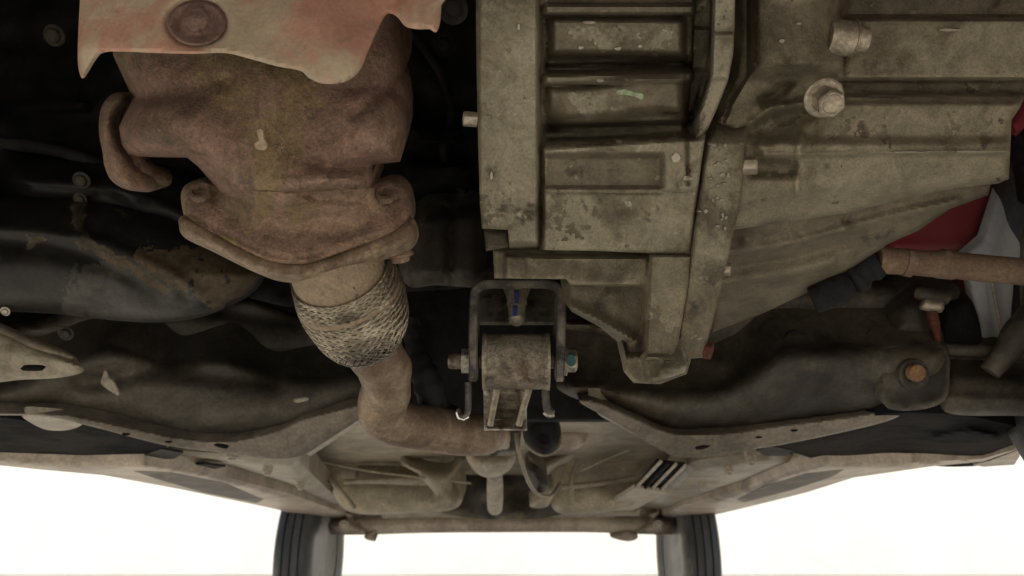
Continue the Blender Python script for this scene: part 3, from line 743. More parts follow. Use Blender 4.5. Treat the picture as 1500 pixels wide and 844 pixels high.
# ================================================================== torque mount
YM = .80
mnt = bpy.data.objects.new('engine_mount', None); COL.objects.link(mnt)
LOC[mnt] = V(757, 500, YM); mnt.parent = car; mnt.location = LOC[mnt] - LOC[car]
mnt['label'] = 'rear engine mount with bracket and round bush'
def ubr():
    # bent strap: a U of flat bar, its width running back from the camera
    path = crom([(693, 560), (693, 500), (694, 450), (696, 430), (704, 420), (722, 417), (757, 417), (795, 417), (813, 420), (821, 430), (823, 450), (822, 500), (820, 560)], False, 6)
    bm = bmesh.new(); rings = []
    n = len(path)
    for i, (x, y) in enumerate(path):
        a = path[min(i + 1, n - 1)] - path[max(i - 1, 0)]; a /= np.linalg.norm(a)
        nx, ny = -a[1], a[0]; h = 6.5
        R = [W(x + nx * h, y + ny * h, YM), W(x - nx * h, y - ny * h, YM)]
        w = np.array([0, .048, .030])
        q = [R[0], R[1], R[1] + w, R[0] + w]
        rings.append([bm.verts.new(p) for p in q])
    for A, C in zip(rings[:-1], rings[1:]):
        for k in range(4): bm.faces.new([A[k], A[(k + 1) % 4], C[(k + 1) % 4], C[k]])
    bm.faces.new(rings[0][::-1]); bm.faces.new(rings[-1])
    bmesh.ops.recalc_face_normals(bm, faces=bm.faces[:])
    es = [e for e in bm.edges if len(e.link_faces) == 2 and e.calc_face_angle(0) > .9]
    bmesh.ops.bevel(bm, geom=es, offset=.0012, segments=2, affect='EDGES')
    return finish(bm, 'bracket', M['bracket'], mnt, 'black bent strap bracket', 40)
ubr()
box('bracket_plate', V(757, 446, .885), (.088, .006, .060), M['bracket'], mnt, bev=.002, rot=Matrix.Rotation(math.radians(-25), 4, 'X'))
st = tube('stud', [(757, 418, .846, 19), (757, 424, .844, 19.5), (757, 429, .842, 17), (757, 440, .838, 14), (757, 443, .837, 14.5), (757, 446, .836, 13), (757, 450, .835, 13), (757, 464, .83, 12), (757, 470, .828, 11.5), (757, 472, .827, 9)], M['zinc_dirty'], mnt, 'standing bolt end inside the bracket', n=24, step=3)
tube('bright_ring', [(757, 443.5, .8372, 14.6), (757, 445.5, .8366, 14.6)], M['zinc'], mnt, 'bright worn ring round the stud', n=24, step=1)
relief('paint_stripe', lin([(753, 427), (761, 427), (760, 444), (754, 444)], 4), lambda x, y, d: .823 - .0002 * (y - 427), M['blue'], mnt, 'blue paint stripe on the stud', sp=3, back=(0, .006, .004), edge=None)
relief('paint_stripe', lin([(751, 450), (758, 450), (757, 463), (751, 463)], 4), lambda x, y, d: .8185 - .0002 * (y - 450), M['blue'], mnt, 'blue paint stripe on the stud', sp=3, back=(0, .006, .004), edge=None)
# bush sleeve, axis across the car
bc = V(756, 530, YM + .035)
rb = 43 * mpp(756, 530, YM); hl = 49 * mpp(756, 530, YM)
prf = [(-hl, rb * .80, 0), (-hl, rb * .97, 0), (-hl * .97, rb * 1.0, 0), (-hl * .90, rb * 1.0, 0), (-hl * .88, rb * .975, 0), (hl * .86, rb * .975, 0), (hl * .88, rb * 1.0, 0), (hl * .97, rb * 1.0, 0), (hl, rb * .97, 0), (hl, rb * .80, 0)]
bush = lathe('bush_sleeve', bc, (1, 0, 0), prf, M['bush'], mnt, 'worn round bush sleeve with speckled dirt', n=64)
for s in (-1, 1):
    lathe('sleeve_rim', bc + Vector((s * hl, 0, 0)), (1, 0, 0), [(-.0012, rb * .9, 0), (-.0012, rb * 1.015, 0), (.0012, rb * 1.015, 0), (.0012, rb * .9, 0)], M['zinc_dirty'], mnt, 'thin bright rim of the bush sleeve', n=64)
lathe('bush_rubber', bc, (1, 0, 0), [(-hl * 1.02, rb * .3, 0), (-hl * 1.02, rb * .8, 0), (hl * 1.02, rb * .8, 0), (hl * 1.02, rb * .3, 0)], M['rubber'], mnt, n=40)
lathe('through_bolt', V(690, 529, YM + .03), (1, 0, 0), [(-.024, .0075, 0), (-.02, .0085, 0), (-.010, .0085, 0), (-.010, .013, 6), (.004, .013, 6), (.004, .008, 0), (.10, .008, 0)], M['bush'], mnt, 'through bolt and nut at the bracket left')
lathe('bolt_head', V(829, 529, YM + .03), (1, 0, 0), [(-.004, .015, 0), (.001, .0155, 0), (.002, .0122, 6), (.0095, .0122, 6), (.0115, .0105, 6), (.012, .008, 0)], M['zinc_dirty'], mnt, 'bolt head at the bracket right', n=30)
relief('paint_dab', crom([(831, 522), (838, 520), (843, 525), (843, 533), (837, 537), (831, 533)], True, 2), lambda x, y, d: YM + .0118 + 0 * x, M['cyan'], mnt, 'cyan paint dab on the bolt head', sp=2, back=(0, .003, .002), edge=None)
# arms going back from the bush: a channel with two webs
relief('mount_arm', lin([(708, 572), (772, 572), (771, 631), (709, 630)], 4), lambda x, y, d: .86 + .0012 * (y - 572) + .03 * boxf(x, y, 722, 762, 560, 610, 4), M['bush'], mnt, 'open channel arm below the bush', sp=3.5, back=(0, .02, .03))
for (xa, xb) in ((728, 718), (775, 760)):
    tube('web', [(xa, 568, .845, 6), ((xa + xb) / 2, 594, .86, 5.5), (xb, 622, .88, 5)], M['zinc_dirty'], mnt, 'worn bright web of the arm', n=8)
relief('arm_edge', lin([(709, 626), (772, 625), (772, 631), (709, 631)], 3), lambda x, y, d: .90 + 0 * x, M['bush'], mnt, sp=4)
for x, m_ in ((682, 0), (804, 1)):
    tube('hook', [(x + 4, 560, .85, 5), (x + 4, 590, .855, 5), (x + 3, 603, .857, 5), (x - 3, 611, .858, 4.5), (x - 9, 608, .859, 3.5), (x - 11, 600, .86, 3)] if not m_ else [(x - 6, 562, .85, 6), (x - 4, 590, .855, 6), (x, 602, .857, 7), (x + 7, 606, .858, 6)], M['bracket'], mnt, 'small hooked bracket end', n=12)
tube('hook_tip', [(669, 604, .855, 2.0), (672, 612, .856, 2.4), (679, 615, .856, 2.4), (686, 610, .856, 2.0)], M['chrome'], mnt, 'bright worn hook tip', n=8)
tube('hook_tip', [(797, 604, .855, 3), (804, 609, .856, 4), (812, 608, .856, 3)], M['zinc'], mnt, 'bright worn hook tip', n=8)

# dark hoses and loom in the shadow beside the mount
tube('hose', [(600, 470, .93, 13), (612, 520, .92, 16), (626, 560, .92, 22), (640, 600, .95, 20), (660, 610, 1.0, 16)], M['rubber'], blk, 'black rubber hose beside the mount', n=18, step=4, bumpf=lambda i, a: .05 * math.sin(i * 1.3))
tube('hose', [(0, 210, .88, 10), (60, 216, .87, 10), (110, 228, .87, 9), (170, 250, .88, 9)], M['rubber'], blk, 'thin black hose across the dark block', n=12)
tube('loom', [(596, 40, .90, 6), (640, 100, .90, 6), (660, 160, .90, 6), (650, 230, .91, 6), (690, 300, .92, 6)], M['rubber'], blk, 'black wiring loom in the shadow', n=10)
bolt(97, 488, .93, 8, M['frame'], blk, label='dusty bolt under the sump')

# ================================================================== subframe
def sfl(x, y, d):
    h = .178 + .10 * ss(620, 520, y)
    return np.clip(YH(x, y, h), .92, 1.25)
sub = bpy.data.objects.new('subframe', None); COL.objects.link(sub)
LOC[sub] = Vector((UX, 1.05, CH + .2)); sub.parent = car; sub.location = LOC[sub] - LOC[car]
sub['label'] = 'black dusty front subframe across the car'
relief('side_member', crom([(-70, 575), (0, 560), (50, 540), (110, 515), (150, 502), (200, 512), (250, 530), (330, 522), (400, 545), (470, 548), (530, 545), (560, 570), (545, 600), (500, 625), (430, 655), (390, 648), (300, 655), (240, 645), (120, 612), (0, 604), (-70, 606)], True, 7),
    lambda x, y, d: 1.01 - .05 * np.sqrt(np.clip(1 - (1 - np.minimum(1, d / 45)) ** 2, 0, 1)) + .0006 * (y - 560) + .00012 * (x - 200) - .02 * bump(x, y, 330, 610, 120, 26) + .02 * sline(x, y, [(120, 560), (240, 540), (400, 560)], 14) + .004 * vnoise(x, y, 31, 40), M['frame_mid'], sub, 'dark left member of the subframe', sp=6, back=(0, .06, .10), smooth_it=3)
relief('member_lip', crom([(-60, 601), (0, 603), (90, 606), (130, 613), (200, 628), (260, 640), (330, 646), (400, 632), (450, 612), (530, 592), (548, 598), (480, 645), (440, 668), (400, 672), (330, 664), (240, 652), (130, 624), (60, 610), (-60, 608)], True, 5),
    lambda x, y, d: .962 + .0006 * (y - 600) + .0001 * (x - 200), M['lip_dark'], sub, 'dusty lower lip of the left member', sp=3, back=(0, .03, .02), edge=(.004, 6))
relief('side_member', crom([(815, 566), (850, 556), (920, 562), (1030, 566), (1085, 545), (1130, 515), (1150, 505), (1220, 502), (1310, 500), (1372, 503), (1390, 512), (1392, 560), (1380, 588), (1340, 598), (1280, 604), (1190, 618), (1100, 630), (1020, 634), (980, 634), (930, 612), (880, 588), (845, 585)], True, 6),
    lambda x, y, d: 1.01 - .05 * np.sqrt(np.clip(1 - (1 - np.minimum(1, d / 45)) ** 2, 0, 1)) + .0006 * (y - 560) - .00010 * (x - 1000) + .004 * vnoise(x, y, 32, 40), M['frame'], sub, 'dark right member of the subframe', sp=6, back=(0, .06, .10), smooth_it=3)
relief('member_lip', crom([(850, 590), (872, 588), (930, 612), (985, 634), (1060, 634), (1150, 622), (1230, 612), (1290, 603), (1320, 606), (1290, 620), (1180, 645), (1080, 662), (1000, 670), (960, 655), (900, 618)], True, 5),
    lambda x, y, d: .972 + .0007 * (y - 600), M['lip_dark'], sub, 'dusty flange under the right member', sp=3, back=(0, .05, .02), edge=(.004, 6))
relief('gusset', crom([(1060, 545), (1110, 505), (1190, 445), (1230, 420), (1280, 392), (1300, 388), (1390, 405), (1385, 440), (1370, 500), (1300, 506), (1230, 510), (1160, 520), (1110, 545)], True, 6),
    lambda x, y, d: 1.03 - .03 * np.minimum(1, d / 30) + .004 * vnoise(x, y, 33, 40) + .015 * sline(x, y, [(1305, 470), (1312, 440), (1335, 426), (1375, 424)], 6), M['frame_mid'], sub, 'sloping dusty plate above the right member', sp=6, back=(0, .05, .08), smooth_it=2)
lathe('plate_hole', V(1164, 502, .975), (0, -1, -.4), [(-.005, .0155, 0), (.004, .0155, 0), (.0042, .013, 0), (.002, .0125, 0)], M['black'], sub, 'black hole in the plate edge')
end = relief('end_plate', rounded([(1286, 503), (1391, 503), (1391, 588), (1350, 602), (1290, 602)], 26, 5), lambda x, y, d: .925 - .006 * bump(x, y, 1335, 546, 30, 26) + .002 * vnoise(x, y, 34, 22), M['frame'], sub, 'rounded end plate of the right member', sp=5, back=(0, .03, .03), edge=(.004, 5))
lathe('pivot_bolt', V(1337, 548, .918), (.12, -.95, -.3), [(-.01, .0185, 0), (.003, .0185, 0), (.005, .0165, 0), (.005, .0125, 6), (.012, .0125, 6), (.014, .010, 6)], M['frame'], sub, 'large pivot bolt at the end plate', n=30)
lathe('bolt_end', V(1341, 546, .905), (.12, -.95, -.3), [(-.004, .0098, 0), (.004, .0098, 0), (.005, .009, 0)], M['orange'], sub, 'orange rusted end of the pivot bolt')
def slot(x, y, w, hh, Y, tilt=0.0):
    c, s = math.cos(tilt), math.sin(tilt)
    P = [(x + w * .75 * math.cos(a) * c - hh * .7 * math.sin(a) * s, y + w * .75 * math.cos(a) * s + hh * .7 * math.sin(a) * c) for a in np.linspace(0, 2 * math.pi, 16, endpoint=False)]
    return relief('slot_hole', P, lambda X, YY, d: Y + 0 * X, M['black'], sub, sp=3, back=(0, .004, .004), edge=None)
for x, y, w, hh, t in ((1164, 631, 7, 2, -.1), (1112, 641, 6, 1.8, -.1), (1030, 655, 15, 4, -.25)):
    slot(x, y, w, hh, .972 + .0007 * (y - 600) - .002, t)
for x, y, w, hh, t in ((184, 637, 8, 1.6, .0), (246, 648, 7, 1.4, .05), (322, 653, 16, 4.0, .3)):
    slot(x, y, w, hh, .962 + .0006 * (y - 600) + .0001 * (x - 200) - .002, t)
lw = relief('left_wing_plate', crom([(-70, 455), (0, 482), (50, 505), (100, 525), (122, 538), (120, 546), (90, 553), (40, 556), (-70, 555)], True, 5), lambda x, y, d: .86 - .010 * np.sqrt(np.clip(1 - (1 - np.minimum(1, d / 22)) ** 2, 0, 1)) + .012 * ss(-6, 6, (y - 530) - (x - 40) * .12), M['frame_dust'], sub, 'tapered dusty bracket end at the far left', sp=4, back=(-.012, .004, .012), edge=(.006, 8), smooth_it=2)
lw.name = 'tapered_bracket'
relief('slot', crom([(32, 538), (60, 538), (62, 543), (34, 543)], True, 3), lambda x, y, d: .845 + 0 * x, M['black'], sub, sp=3, back=(0, .003, .003), edge=None)
relief('torn_tape', crom([(154, 540), (158, 552), (166, 560), (174, 579), (160, 572), (148, 562), (150, 552)], True, 3), lambda x, y, d: .957 + 0 * x, M['pale'], sub, 'torn pale flap on the left member', sp=3, back=(0, .002, .002), edge=None)
relief('scuff', crom([(430, 586), (448, 583), (452, 586), (436, 590)], True, 3), lambda x, y, d: .995 + 0 * x, M['pale'], sub, 'pale scuff on the left member', sp=3, back=(0, .002, .002), edge=None)

# ================================================================== right hand side
relief('inner_wing', lin([(1300, 250), (1440, 120), (1560, 90), (1560, 300), (1470, 300), (1440, 350), (1428, 366), (1415, 371), (1300, 368)], 6) , lambda x, y, d: 1.02 - .0001 * (x - 1400) + .004 * vnoise(x, y, 41, 60), M['red'], car, 'red painted inner wing beside the gearbox', sp=8, back=(0, .02, .02))
relief('wing_edge', lin([(1478, 180), (1500, 140), (1580, 120), (1580, 185), (1500, 188), (1488, 200)], 5), lambda x, y, d: .86 - .004 * np.minimum(1, d / 10), M['red'], car, 'red wing edge showing above the pale sheet', sp=6, back=(0, .01, .01))
relief('splash_sheet', lin([(1470, 180), (1480, 200), (1490, 170), (1515, 160), (1512, 330), (1486, 400), (1480, 470), (1468, 500), (1436, 500), (1420, 420), (1406, 380), (1440, 350), (1462, 280)], 5), lambda x, y, d: .985 + .012 * ss(1440, 1475, x) - .006 * sline(x, y, [(1452, 410), (1470, 495)], 3) - .004 * sline(x, y, [(1450, 380), (1490, 250)], 10), M['grey'], car, 'pale grey sheet between inner wing and tyre', sp=5, back=(0, .01, .01), smooth_it=1)
tube('fold', [(1452, 408, .972, 2.2), (1460, 450, .974, 2.4), (1469, 496, .974, 2.2)], M['pale'], [o for o in COL.objects if o.name == 'splash_sheet'][0], 'bright folded edge of the sheet', n=8)
relief('rubber_strip', lin([(1480, 205), (1494, 192), (1506, 190), (1512, 250), (1500, 300), (1494, 260)], 5), lambda x, y, d: .90 + 0 * x, M['rubber'], car, 'black rubber strip beside the wing edge', sp=5, back=(0, .01, .01))
fw = bpy.data.objects.new('wheel', None)
def wheel(name, c, w, label, R=.29):
    o = bpy.data.objects.new(name, None); COL.objects.link(o)
    LOC[o] = Vector(c); o.parent = car; o.location = LOC[o] - LOC[car]; o['label'] = label
    h = w / 2
    pr = [(-h * .8, R * .64, 0), (-h * .96, R * .72, 0), (-h, R * .82, 0), (-h * .95, R * .92, 0), (-h * .82, R * .975, 0), (-h * .7, R * .99, 0)]
    for gx in (-.42, 0, .42):
        pr += [((gx - .06) * h, R, 0), ((gx - .05) * h, R * .975, 0), ((gx + .05) * h, R * .975, 0), ((gx + .06) * h, R, 0)]
    pr += [(h * .7, R * .99, 0), (h * .82, R * .975, 0), (h * .95, R * .92, 0), (h, R * .82, 0), (h * .96, R * .72, 0), (h * .8, R * .64, 0)]
    lathe('tyre', c, (1, 0, 0), pr, M['tyre'], o, n=72)
    s = 1 if c[0] < 0 else -1
    lathe('rim', Vector(c), (s, 0, 0), [(-h * .7, R * .645, 0), (h * .82, R * .655, 0), (h * .84, R * .60, 0), (h * .5, R * .55, 0), (-h * .2, R * .50, 0), (-h * .25, R * .2, 0), (-h * .3, .02, 0)], M['frame'], o, n=48)
    return o
bpy.data.objects.remove(fw)
wheel('wheel', (.755, .85, CH + .29), .185, 'front wheel with a black tyre at the right edge')
ds = tube('drive_shaft', [(1284, 381, .80, 21), (1300, 382, .80, 20), (1330, 384, .80, 19), (1370, 387, .80, 19.5), (1374, 387, .80, 21), (1396, 389, .80, 21), (1400, 389, .80, 20), (1450, 394, .80, 20), (1520, 400, .80, 20), (1600, 408, .80, 20)], M['shaft'], car, 'rusty tan drive shaft at the right', n=28, step=6)
for xa, xb in ((1324, 1336), (1376, 1386)):
    tube('shaft_band', [(xa, 384, .80, 20.5), (xb, 386, .80, 20.8)], M['rust'], ds, 'dark band round the shaft', n=24)
tube('rubber_boot', [(1190, 440, .83, 20), (1225, 425, .82, 24), (1240, 412, .82, 20), (1254, 404, .815, 27), (1264, 396, .81, 21), (1276, 388, .805, 26), (1288, 382, .80, 22)], M['rubber'], ds, 'black ribbed boot at the shaft end', n=24, step=4)
bj = tube('ball_joint', [(1362, 440, .93, 9), (1364, 452, .93, 9.5), (1366, 462, .93, 8.5), (1369, 474, .93, 7.5), (1372, 486, .93, 6), (1374, 500, .93, 5)], M['redrust'], car, 'rusty threaded ball joint stem below the shaft', n=16, step=3, bumpf=lambda i, a: .06 * math.sin(i * 1.9))
tube('cap', [(1343, 428, .925, 9), (1352, 430, .922, 11), (1372, 434, .922, 11), (1386, 437, .925, 9)], M['frame'], bj, n=16)
tube('nut', [(1350, 444, .925, 7), (1352, 445, .925, 10), (1378, 449, .925, 10), (1380, 449, .925, 7)], M['zinc_dirty'], bj, 'grey crown nut', n=8)
relief('joint_cover', crom([(1308, 500), (1300, 470), (1306, 445), (1322, 428), (1345, 420), (1400, 420), (1404, 436), (1380, 446), (1374, 470), (1380, 500)], True, 5), lambda x, y, d: .965 - .02 * np.minimum(1, d / 25), M['frame_mid'], bj, 'dusty domed cover behind the joint', sp=5, smooth_it=2)
relief('boot_gap', crom([(1388, 460), (1412, 440), (1426, 445), (1436, 502), (1384, 505)], True, 5), lambda x, y, d: .97 + 0 * x, M['rubber'], bj, 'black rubber sleeve beside the joint', sp=6)
arm = relief('control_arm', crom([(1386, 548), (1420, 546), (1600, 560), (1600, 620), (1500, 610), (1384, 603)], True, 6), lambda x, y, d: .955 - .02 * np.sqrt(np.clip(1 - (1 - np.minimum(1, d / 26)) ** 2, 0, 1)) - .006 * sline(x, y, [(1390, 582), (1560, 592)], 5), M['frame'], car, 'brown black control arm leaving the end plate', sp=5, back=(0, .04, .06), smooth_it=2)
tube('track_rod', [(1384, 512, .95, 9), (1430, 514, .95, 9), (1480, 516, .95, 10), (1560, 520, .95, 10)], M['frame'], arm, 'thin rod above the control arm', n=14)
tube('link_end', [(1450, 545, .93, 14), (1475, 515, .92, 18), (1492, 492, .915, 24), (1520, 470, .91, 30)], M['frame'], arm, 'thick link end at the right edge', n=18)

# ================================================================== trays, sills and rails below
def flatH(name, P, h, m, parent, label=None, th=.02, sp=4, curve=False, hf=None):
    P = crom(P, True, 8) if curve else lin(P, 9)
    f = (lambda x, y, d: YH(x, y, h + (hf(x, y, d) if hf else 0)))
    return relief(name, P, f, m, parent, label, sp=sp, back=(0, 0, th), edge=None)
tray = flatH('side_tray', [(1128, 652), (1180, 636), (1240, 620), (1300, 606), (1380, 606), (1440, 614), (1520, 634), (1520, 652), (1492, 662), (1448, 680), (1400, 684), (1350, 682), (1280, 681), (1215, 677), (1165, 664)], .172, M['tray'], car, 'black plastic tray under the right sill', curve=True, hf=lambda x, y, d: .006 * np.sin(x / 40.0) * ss(0, 20, d) - .006 * sline(x, y, [(1370, 640), (1420, 632), (1460, 640)], 5))
flatH('tray_lip', [(1425, 681), (1448, 676), (1490, 660), (1494, 668), (1486, 681), (1440, 684)], .168, M['lip'], tray, 'dusty tab at the tray end')
tray2 = flatH('side_tray', [(-60, 612), (0, 612), (50, 618), (120, 622), (200, 642), (246, 652), (215, 666), (180, 676), (120, 680), (40, 679), (-60, 676)], .172, M['tray'], car, 'black plastic tray under the left sill', curve=True)
relief('bulge_shading', crom([(36, 608), (110, 614), (120, 622), (100, 630), (70, 630), (46, 620)], True, 4), lambda x, y, d: YH(x, y, .168), M['frame_dust'], tray2, 'pale patch painted for the shading of a tray bulge', sp=4, back=(0, 0, .01), edge=None)  # no separate pad: shading of a bulge painted as a pale patch
# sills run the length of the car
for s, lab, P in ((-1, 'mauve brown sill along the left side', [(-60, 672), (0, 682), (60, 688), (150, 696), (260, 716), (400, 745), (480, 766), (520, 770), (505, 752), (420, 722), (300, 690), (210, 674), (120, 676), (0, 672)]),
                  (1, 'mauve brown sill along the right side', [(1500, 655), (1440, 676), (1360, 684), (1250, 700), (1180, 722), (1100, 742), (1040, 756), (960, 776), (955, 762), (1000, 740), (1090, 716), (1150, 690), (1210, 674), (1330, 678), (1440, 672)])):
    flatH('sill', P, .162, M['sill'], car, lab, th=.06, hf=lambda x, y, d: -.008 * np.minimum(1, d / 8))
for lab, P in (('pale dusty rail under the left floor', [(250, 660), (330, 664), (430, 668), (512, 748), (498, 755), (420, 712), (340, 684), (262, 672)]),
               ('pale dusty rail under the right floor', [(1130, 660), (1010, 676), (940, 742), (985, 756), (1060, 722), (1150, 690), (1200, 676)])):
    flatH('floor_rail', P, .185, M['frame_dust'], car, lab, th=.05, hf=lambda x, y, d: -.012 * np.minimum(1, d / 14))
for lab, P in (('dark sheet painting the shade of the left sill recess', [(196, 690), (250, 692), (330, 708), (386, 732), (376, 737), (300, 722), (230, 702)]), ('dark sheet painting the shade of the right sill recess', [(1236, 688), (1180, 694), (1120, 712), (1078, 732), (1090, 736), (1160, 718), (1220, 698)])):
    flatH('sill_shade_sheet', P, .1535, M['frame'], car, lab, th=.003, sp=5)  # flat dark sheets paint the recess shade onto the sills
for P in ([(208, 668), (236, 658), (268, 664), (256, 672), (222, 674)], [(268, 682), (300, 680), (330, 684), (300, 690)], [(1108, 660), (1130, 654), (1162, 660), (1150, 668), (1120, 668)], [(1010, 660), (1040, 654), (1070, 656), (1040, 664)]):
    flatH('rail_hole', P, .170, M['black'], car, 'black opening in the floor rail', th=.004, sp=5)

# ================================================================== rear: tank, straps, hangers, axle, wheels
def tank(name, P, Y, m, lab, bul=.05):
    return relief(name, crom(P, True, 6), lambda x, y, d: Y - bul * np.sqrt(np.clip(1 - (1 - np.minimum(1, d / 22)) ** 2, 0, 1)) + .02 * sline(x, y, [(400, 702), (560, 706), (660, 708)], 4) + .02 * sline(x, y, [(840, 708), (1000, 700)], 4) + .012 * vnoise(x, y, 51, 30), m, car, lab, sp=5, back=(0, .15, .04), smooth_it=2)
tk = tank('fuel_tank', [(436, 664), (470, 642), (520, 612), (560, 604), (640, 650), (672, 690), (672, 742), (600, 752), (512, 750), (480, 712)], 2.25, M['floor_pan'], 'grey brown moulded tank at the rear left')
tank('spare_wheel_well', [(815, 700), (835, 660), (870, 625), (900, 620), (965, 655), (1000, 672), (950, 720), (905, 748), (815, 750)], 2.25, M['floor_pan'], 'grey brown moulded well at the rear right')
relief('tunnel', crom([(600, 600), (700, 640), (860, 590), (880, 640), (830, 750), (650, 752), (640, 690)], True, 7), lambda x, y, d: 2.5 + .04 * vnoise(x, y, 52, 40), M['frame'], car, 'dark tunnel between the rear panels', sp=7, back=(0, .1, .1))
def strap(name, pts, m, lab, par=car):
    return tube(name, pts, m, par, lab, n=10, step=5)
strap('seam', [(432, 667, 2.17, 2.6), (520, 661, 2.16, 2.8), (600, 656, 2.15, 3), (640, 640, 2.13, 3)], M['lip'], 'pale seam across the tank', tk)
strap('seam', [(545, 606, 2.17, 3), (590, 628, 2.16, 3), (620, 648, 2.15, 3)], M['lip'], 'pale seam at the tank top', tk)
for s, P, lab in ((0, [(590, 668), (605, 682), (632, 690), (658, 690), (676, 668), (682, 672), (668, 694), (660, 716), (664, 726), (668, 742), (630, 742), (636, 724), (622, 706), (612, 694), (588, 680)], 'forked dusty bracket left of the muffler'),
                  (1, [(858, 640), (868, 632), (842, 670), (812, 686), (800, 704), (812, 716), (802, 742), (776, 742), (784, 718), (770, 706), (778, 690), (800, 676), (824, 664)], 'forked dusty bracket right of the muffler')):
    relief('floor_bracket', crom(P, True, 5), lambda x, y, d: 2.05 - .02 * np.minimum(1, d / 8), M['frame_dust'], car, lab, sp=4, back=(0, .06, .03), smooth_it=1)
relief('pale_panel', crom([(818, 620), (838, 612), (862, 618), (858, 646), (840, 660), (818, 656), (806, 640)], True, 5), lambda x, y, d: 1.7 - .03 * np.minimum(1, d / 16), M['sill'], car, 'pale dusty heat panel behind the mount', sp=4, back=(0, .03, .03), smooth_it=2)
muf = relief('muffler', crom([(684, 664), (715, 662), (754, 664), (752, 680), (742, 692), (724, 700), (704, 697), (690, 684)], True, 4), lambda x, y, d: 1.9 - .09 * np.sqrt(np.clip(1 - (1 - np.minimum(1, d / 18)) ** 2, 0, 1)), M['pale'], car, 'pale round muffler end on the middle line', sp=4, back=(0, .2, .03), smooth_it=2)
tube('tail_pipe', [(725, 694, 1.95, 11), (725, 712, 2.02, 12), (725, 732, 2.1, 12), (725, 744, 2.2, 11)], M['pale'], muf, 'pale straight pipe below the muffler', n=18)
relief('hanger_plate', lin([(712, 636), (764, 632), (760, 668), (700, 668)], 4), lambda x, y, d: 1.55 + 0 * x, M['bracket'], muf, 'dark hanger plate above the muffler', sp=5)
lathe('rivet', V(740, 652, 1.54), (0, -1, -.1), [(-.004, .0085, 0), (.004, .0085, 0), (.007, .005, 0)], M['pale'], muf, 'pale round rivet head')
hg = relief('rubber_hanger', crom([(778, 612), (800, 606), (818, 616), (822, 640), (816, 660), (800, 668), (784, 664), (770, 650), (766, 630)], True, 4), lambda x, y, d: 1.4 - .03 * np.minimum(1, d / 10), M['rubber'], car, 'black rubber exhaust hanger with a round eye', sp=4, back=(0, .03, .01), smooth_it=1)
lathe('eye', V(795, 646, 1.366), (0, -1, -.1), [(-.004, .0085, 0), (.004, .0085, 0), (.0045, .006, 0), (.001, .005, 0)], M['black'], hg, 'dark round eye of the hanger', n=20)
tube('ring', [(770, 650, 1.38, 2), (784, 663, 1.37, 2.2), (802, 667, 1.37, 2.2), (818, 656, 1.38, 2), (822, 640, 1.39, 2)], M['frame_dust'], hg, 'dusty edge of the hanger', n=8)
strap('brake_hose', [(756, 636, 1.5, 3), (760, 662, 1.5, 3), (772, 700, 1.6, 3), (786, 722, 1.7, 3), (806, 727, 1.75, 3), (820, 708, 1.8, 3)], M['frame_dust'], 'curved hose hanging behind the mount')
relief('sleeve', crom([(770, 684), (788, 680), (800, 700), (802, 716), (790, 722), (776, 706)], True, 4), lambda x, y, d: 1.7 - .03 * np.minimum(1, d / 10), M['frame'], hg, 'dark sleeve below the hanger', sp=4)
# bundled brake lines with their cover at the right
bl = flatH('line_cover', [(880, 746), (930, 716), (976, 722), (920, 752)], .16, M['pale'], car, 'pale plate over the brake lines', th=.01)
for k, (a, b) in enumerate((((932, 714), (968, 676)), ((944, 716), (980, 678)), ((953, 718), (990, 680)), ((966, 720), (1004, 682)))):
    strap('brake_line', [(a[0], a[1], YH(a[0], a[1], .165), 2.4), (b[0], b[1], YH(b[0], b[1], .165), 2.6)], M['lip' if k != 1 else 'tray'], 'thin brake line under the floor', bl)
flatH('line_shadow_strip', [(930, 714), (962, 676), (1004, 682), (968, 722)], .172, M['tray'], bl, 'dark strip painting the shade behind the brake lines', th=.005).name = 'line_shade_strip'  # shadow between the lines, painted as a dark strip
for k, P in enumerate(([(445, 664), (470, 648), (535, 604), (545, 608), (480, 652), (455, 668)], [(862, 592), (880, 592), (1000, 650), (1014, 664), (1000, 670), (960, 654), (880, 610)])):
    flatH('brace', P, .19, M['frame_dust'], car, ('dusty slanting brace left of the exhaust', 'dusty slanting brace right of the mount')[k], th=.02)
box('rear_panel', (UX, 3.35, CH + .24), (1.2, .04, .22), M['floor_pan'], car, 'dusty rear cross panel behind the axle', bev=.01)
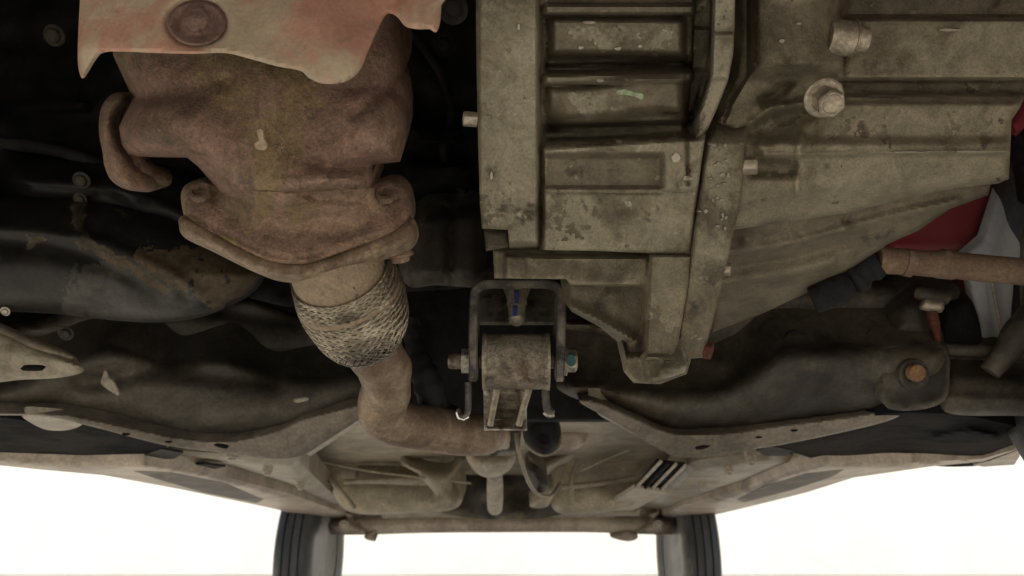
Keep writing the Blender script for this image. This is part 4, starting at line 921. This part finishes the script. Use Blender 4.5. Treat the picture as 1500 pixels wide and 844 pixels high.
# lines, clips and bolts under the floor
for k, pts in enumerate(([(470, 676, 2.0), (540, 690, 2.02), (620, 700, 2.04), (690, 708, 2.05)], [(850, 690, 2.05), (900, 668, 2.0), (946, 650, 1.9)])):
    strap('brake_line', [(x, y, Y, 1.8) for x, y, Y in pts], M['frame_dust'], 'thin line clipped under the tank')
for x, y, hgt in ((340, 668, .165), (392, 690, .165), (440, 712, .165), (1068, 690, .165), (1030, 712, .165), (1100, 676, .165)):
    Yb = float(YH(x, y, hgt)); lathe('floor_bolt', V(x, y, Yb), (0, -.2, -1), [(-.02, .009, 0), (.003, .009, 0), (.004, .006, 6), (.008, .006, 6)], M['pale'], fp, 'small pale bolt in the floor rail', n=18)
for k, pts in enumerate(([(436, 668), (520, 662), (600, 658), (636, 652)], [(504, 706), (560, 704), (660, 700)], [(520, 640), (560, 622), (600, 626)], [(640, 660), (652, 700), (650, 742)], [(470, 690), (500, 720), (520, 746)],
        [(838, 652), (880, 650), (956, 642)], [(822, 714), (880, 708), (930, 700)], [(870, 604), (902, 622), (960, 646)], [(852, 664), (838, 700), (836, 742)])):
    strap('floor_rib', [(x, y, 2.13, 4.0) for x, y in pts], M['lip'], 'pale raised rib under the rear floor', tk)
relief('tank_seam_plate', lin([(520, 690), (640, 694), (656, 704), (640, 712), (520, 708)], 6), lambda x, y, d: 2.17 - .01 * np.minimum(1, d / 6), M['lip'], tk, 'pale pressed seam of the tank', sp=5, back=(0, .03, .02))
relief('cross_brace', lin([(690, 742), (940, 742), (936, 756), (560, 757), (556, 748)], 6), lambda x, y, d: 2.62 - .02 * np.minimum(1, d / 5), M['lip'], car, 'pale dusty cross brace before the axle', sp=5, back=(0, .06, .02))
# twist beam and wheels
ax = tube('rear_axle', [(488, 770, 2.95, 13), (540, 771, 2.9, 12), (620, 768, 2.88, 12.5), (740, 767, 2.88, 12.5), (860, 767, 2.88, 12.5), (930, 770, 2.9, 12), (985, 770, 2.95, 13)], M['sill'], car, 'rear axle beam crossing between the rear wheels', n=22)
strap('beam_edge', [(560, 757, 2.84, 2.6), (740, 755, 2.83, 2.6), (900, 756, 2.84, 2.6)], M['lip'], 'pale top flange of the axle beam', ax)
for s, x in ((-1, 500), (1, 968)):
    relief('axle_arm', crom([(x + (u - x) * .75, 768 + (v - 768) * .72) for u, v in [(x - 22 * s * -1 * -1, 752), (x + s * -4, 744), (x + s * 14 * -1, 756), (x - s * 38, 776), (x - s * 48, 786), (x - s * 30, 784), (x - s * 8, 790), (x + s * 14, 784), (x + s * 22, 768)]], True, 5), lambda x, y, d: 2.86 - .02 * np.minimum(1, d / 8), M['sill'], ax, 'lumpy axle end casting', sp=4, back=(0, .12, .03))
    bolt(x - s * 4, 768, 2.78, 5, M['pale'], ax, label='pale bolt on the axle end')
    relief('spring_seat', crom([(x - s * 60 - 14, 786), (x - s * 50, 778), (x - s * 34, 784), (x - s * 36, 790), (x - s * 50, 793)], True, 4), lambda x, y, d: 2.86 + 0 * x, M['sill'], ax, sp=4, back=(0, .06, .03))
wheel('wheel', (-.705, 2.98, CH + .03), .125, 'left rear wheel hanging below the axle beam')
wheel('wheel', (.612, 2.98, CH + .03), .122, 'right rear wheel hanging below the axle beam')
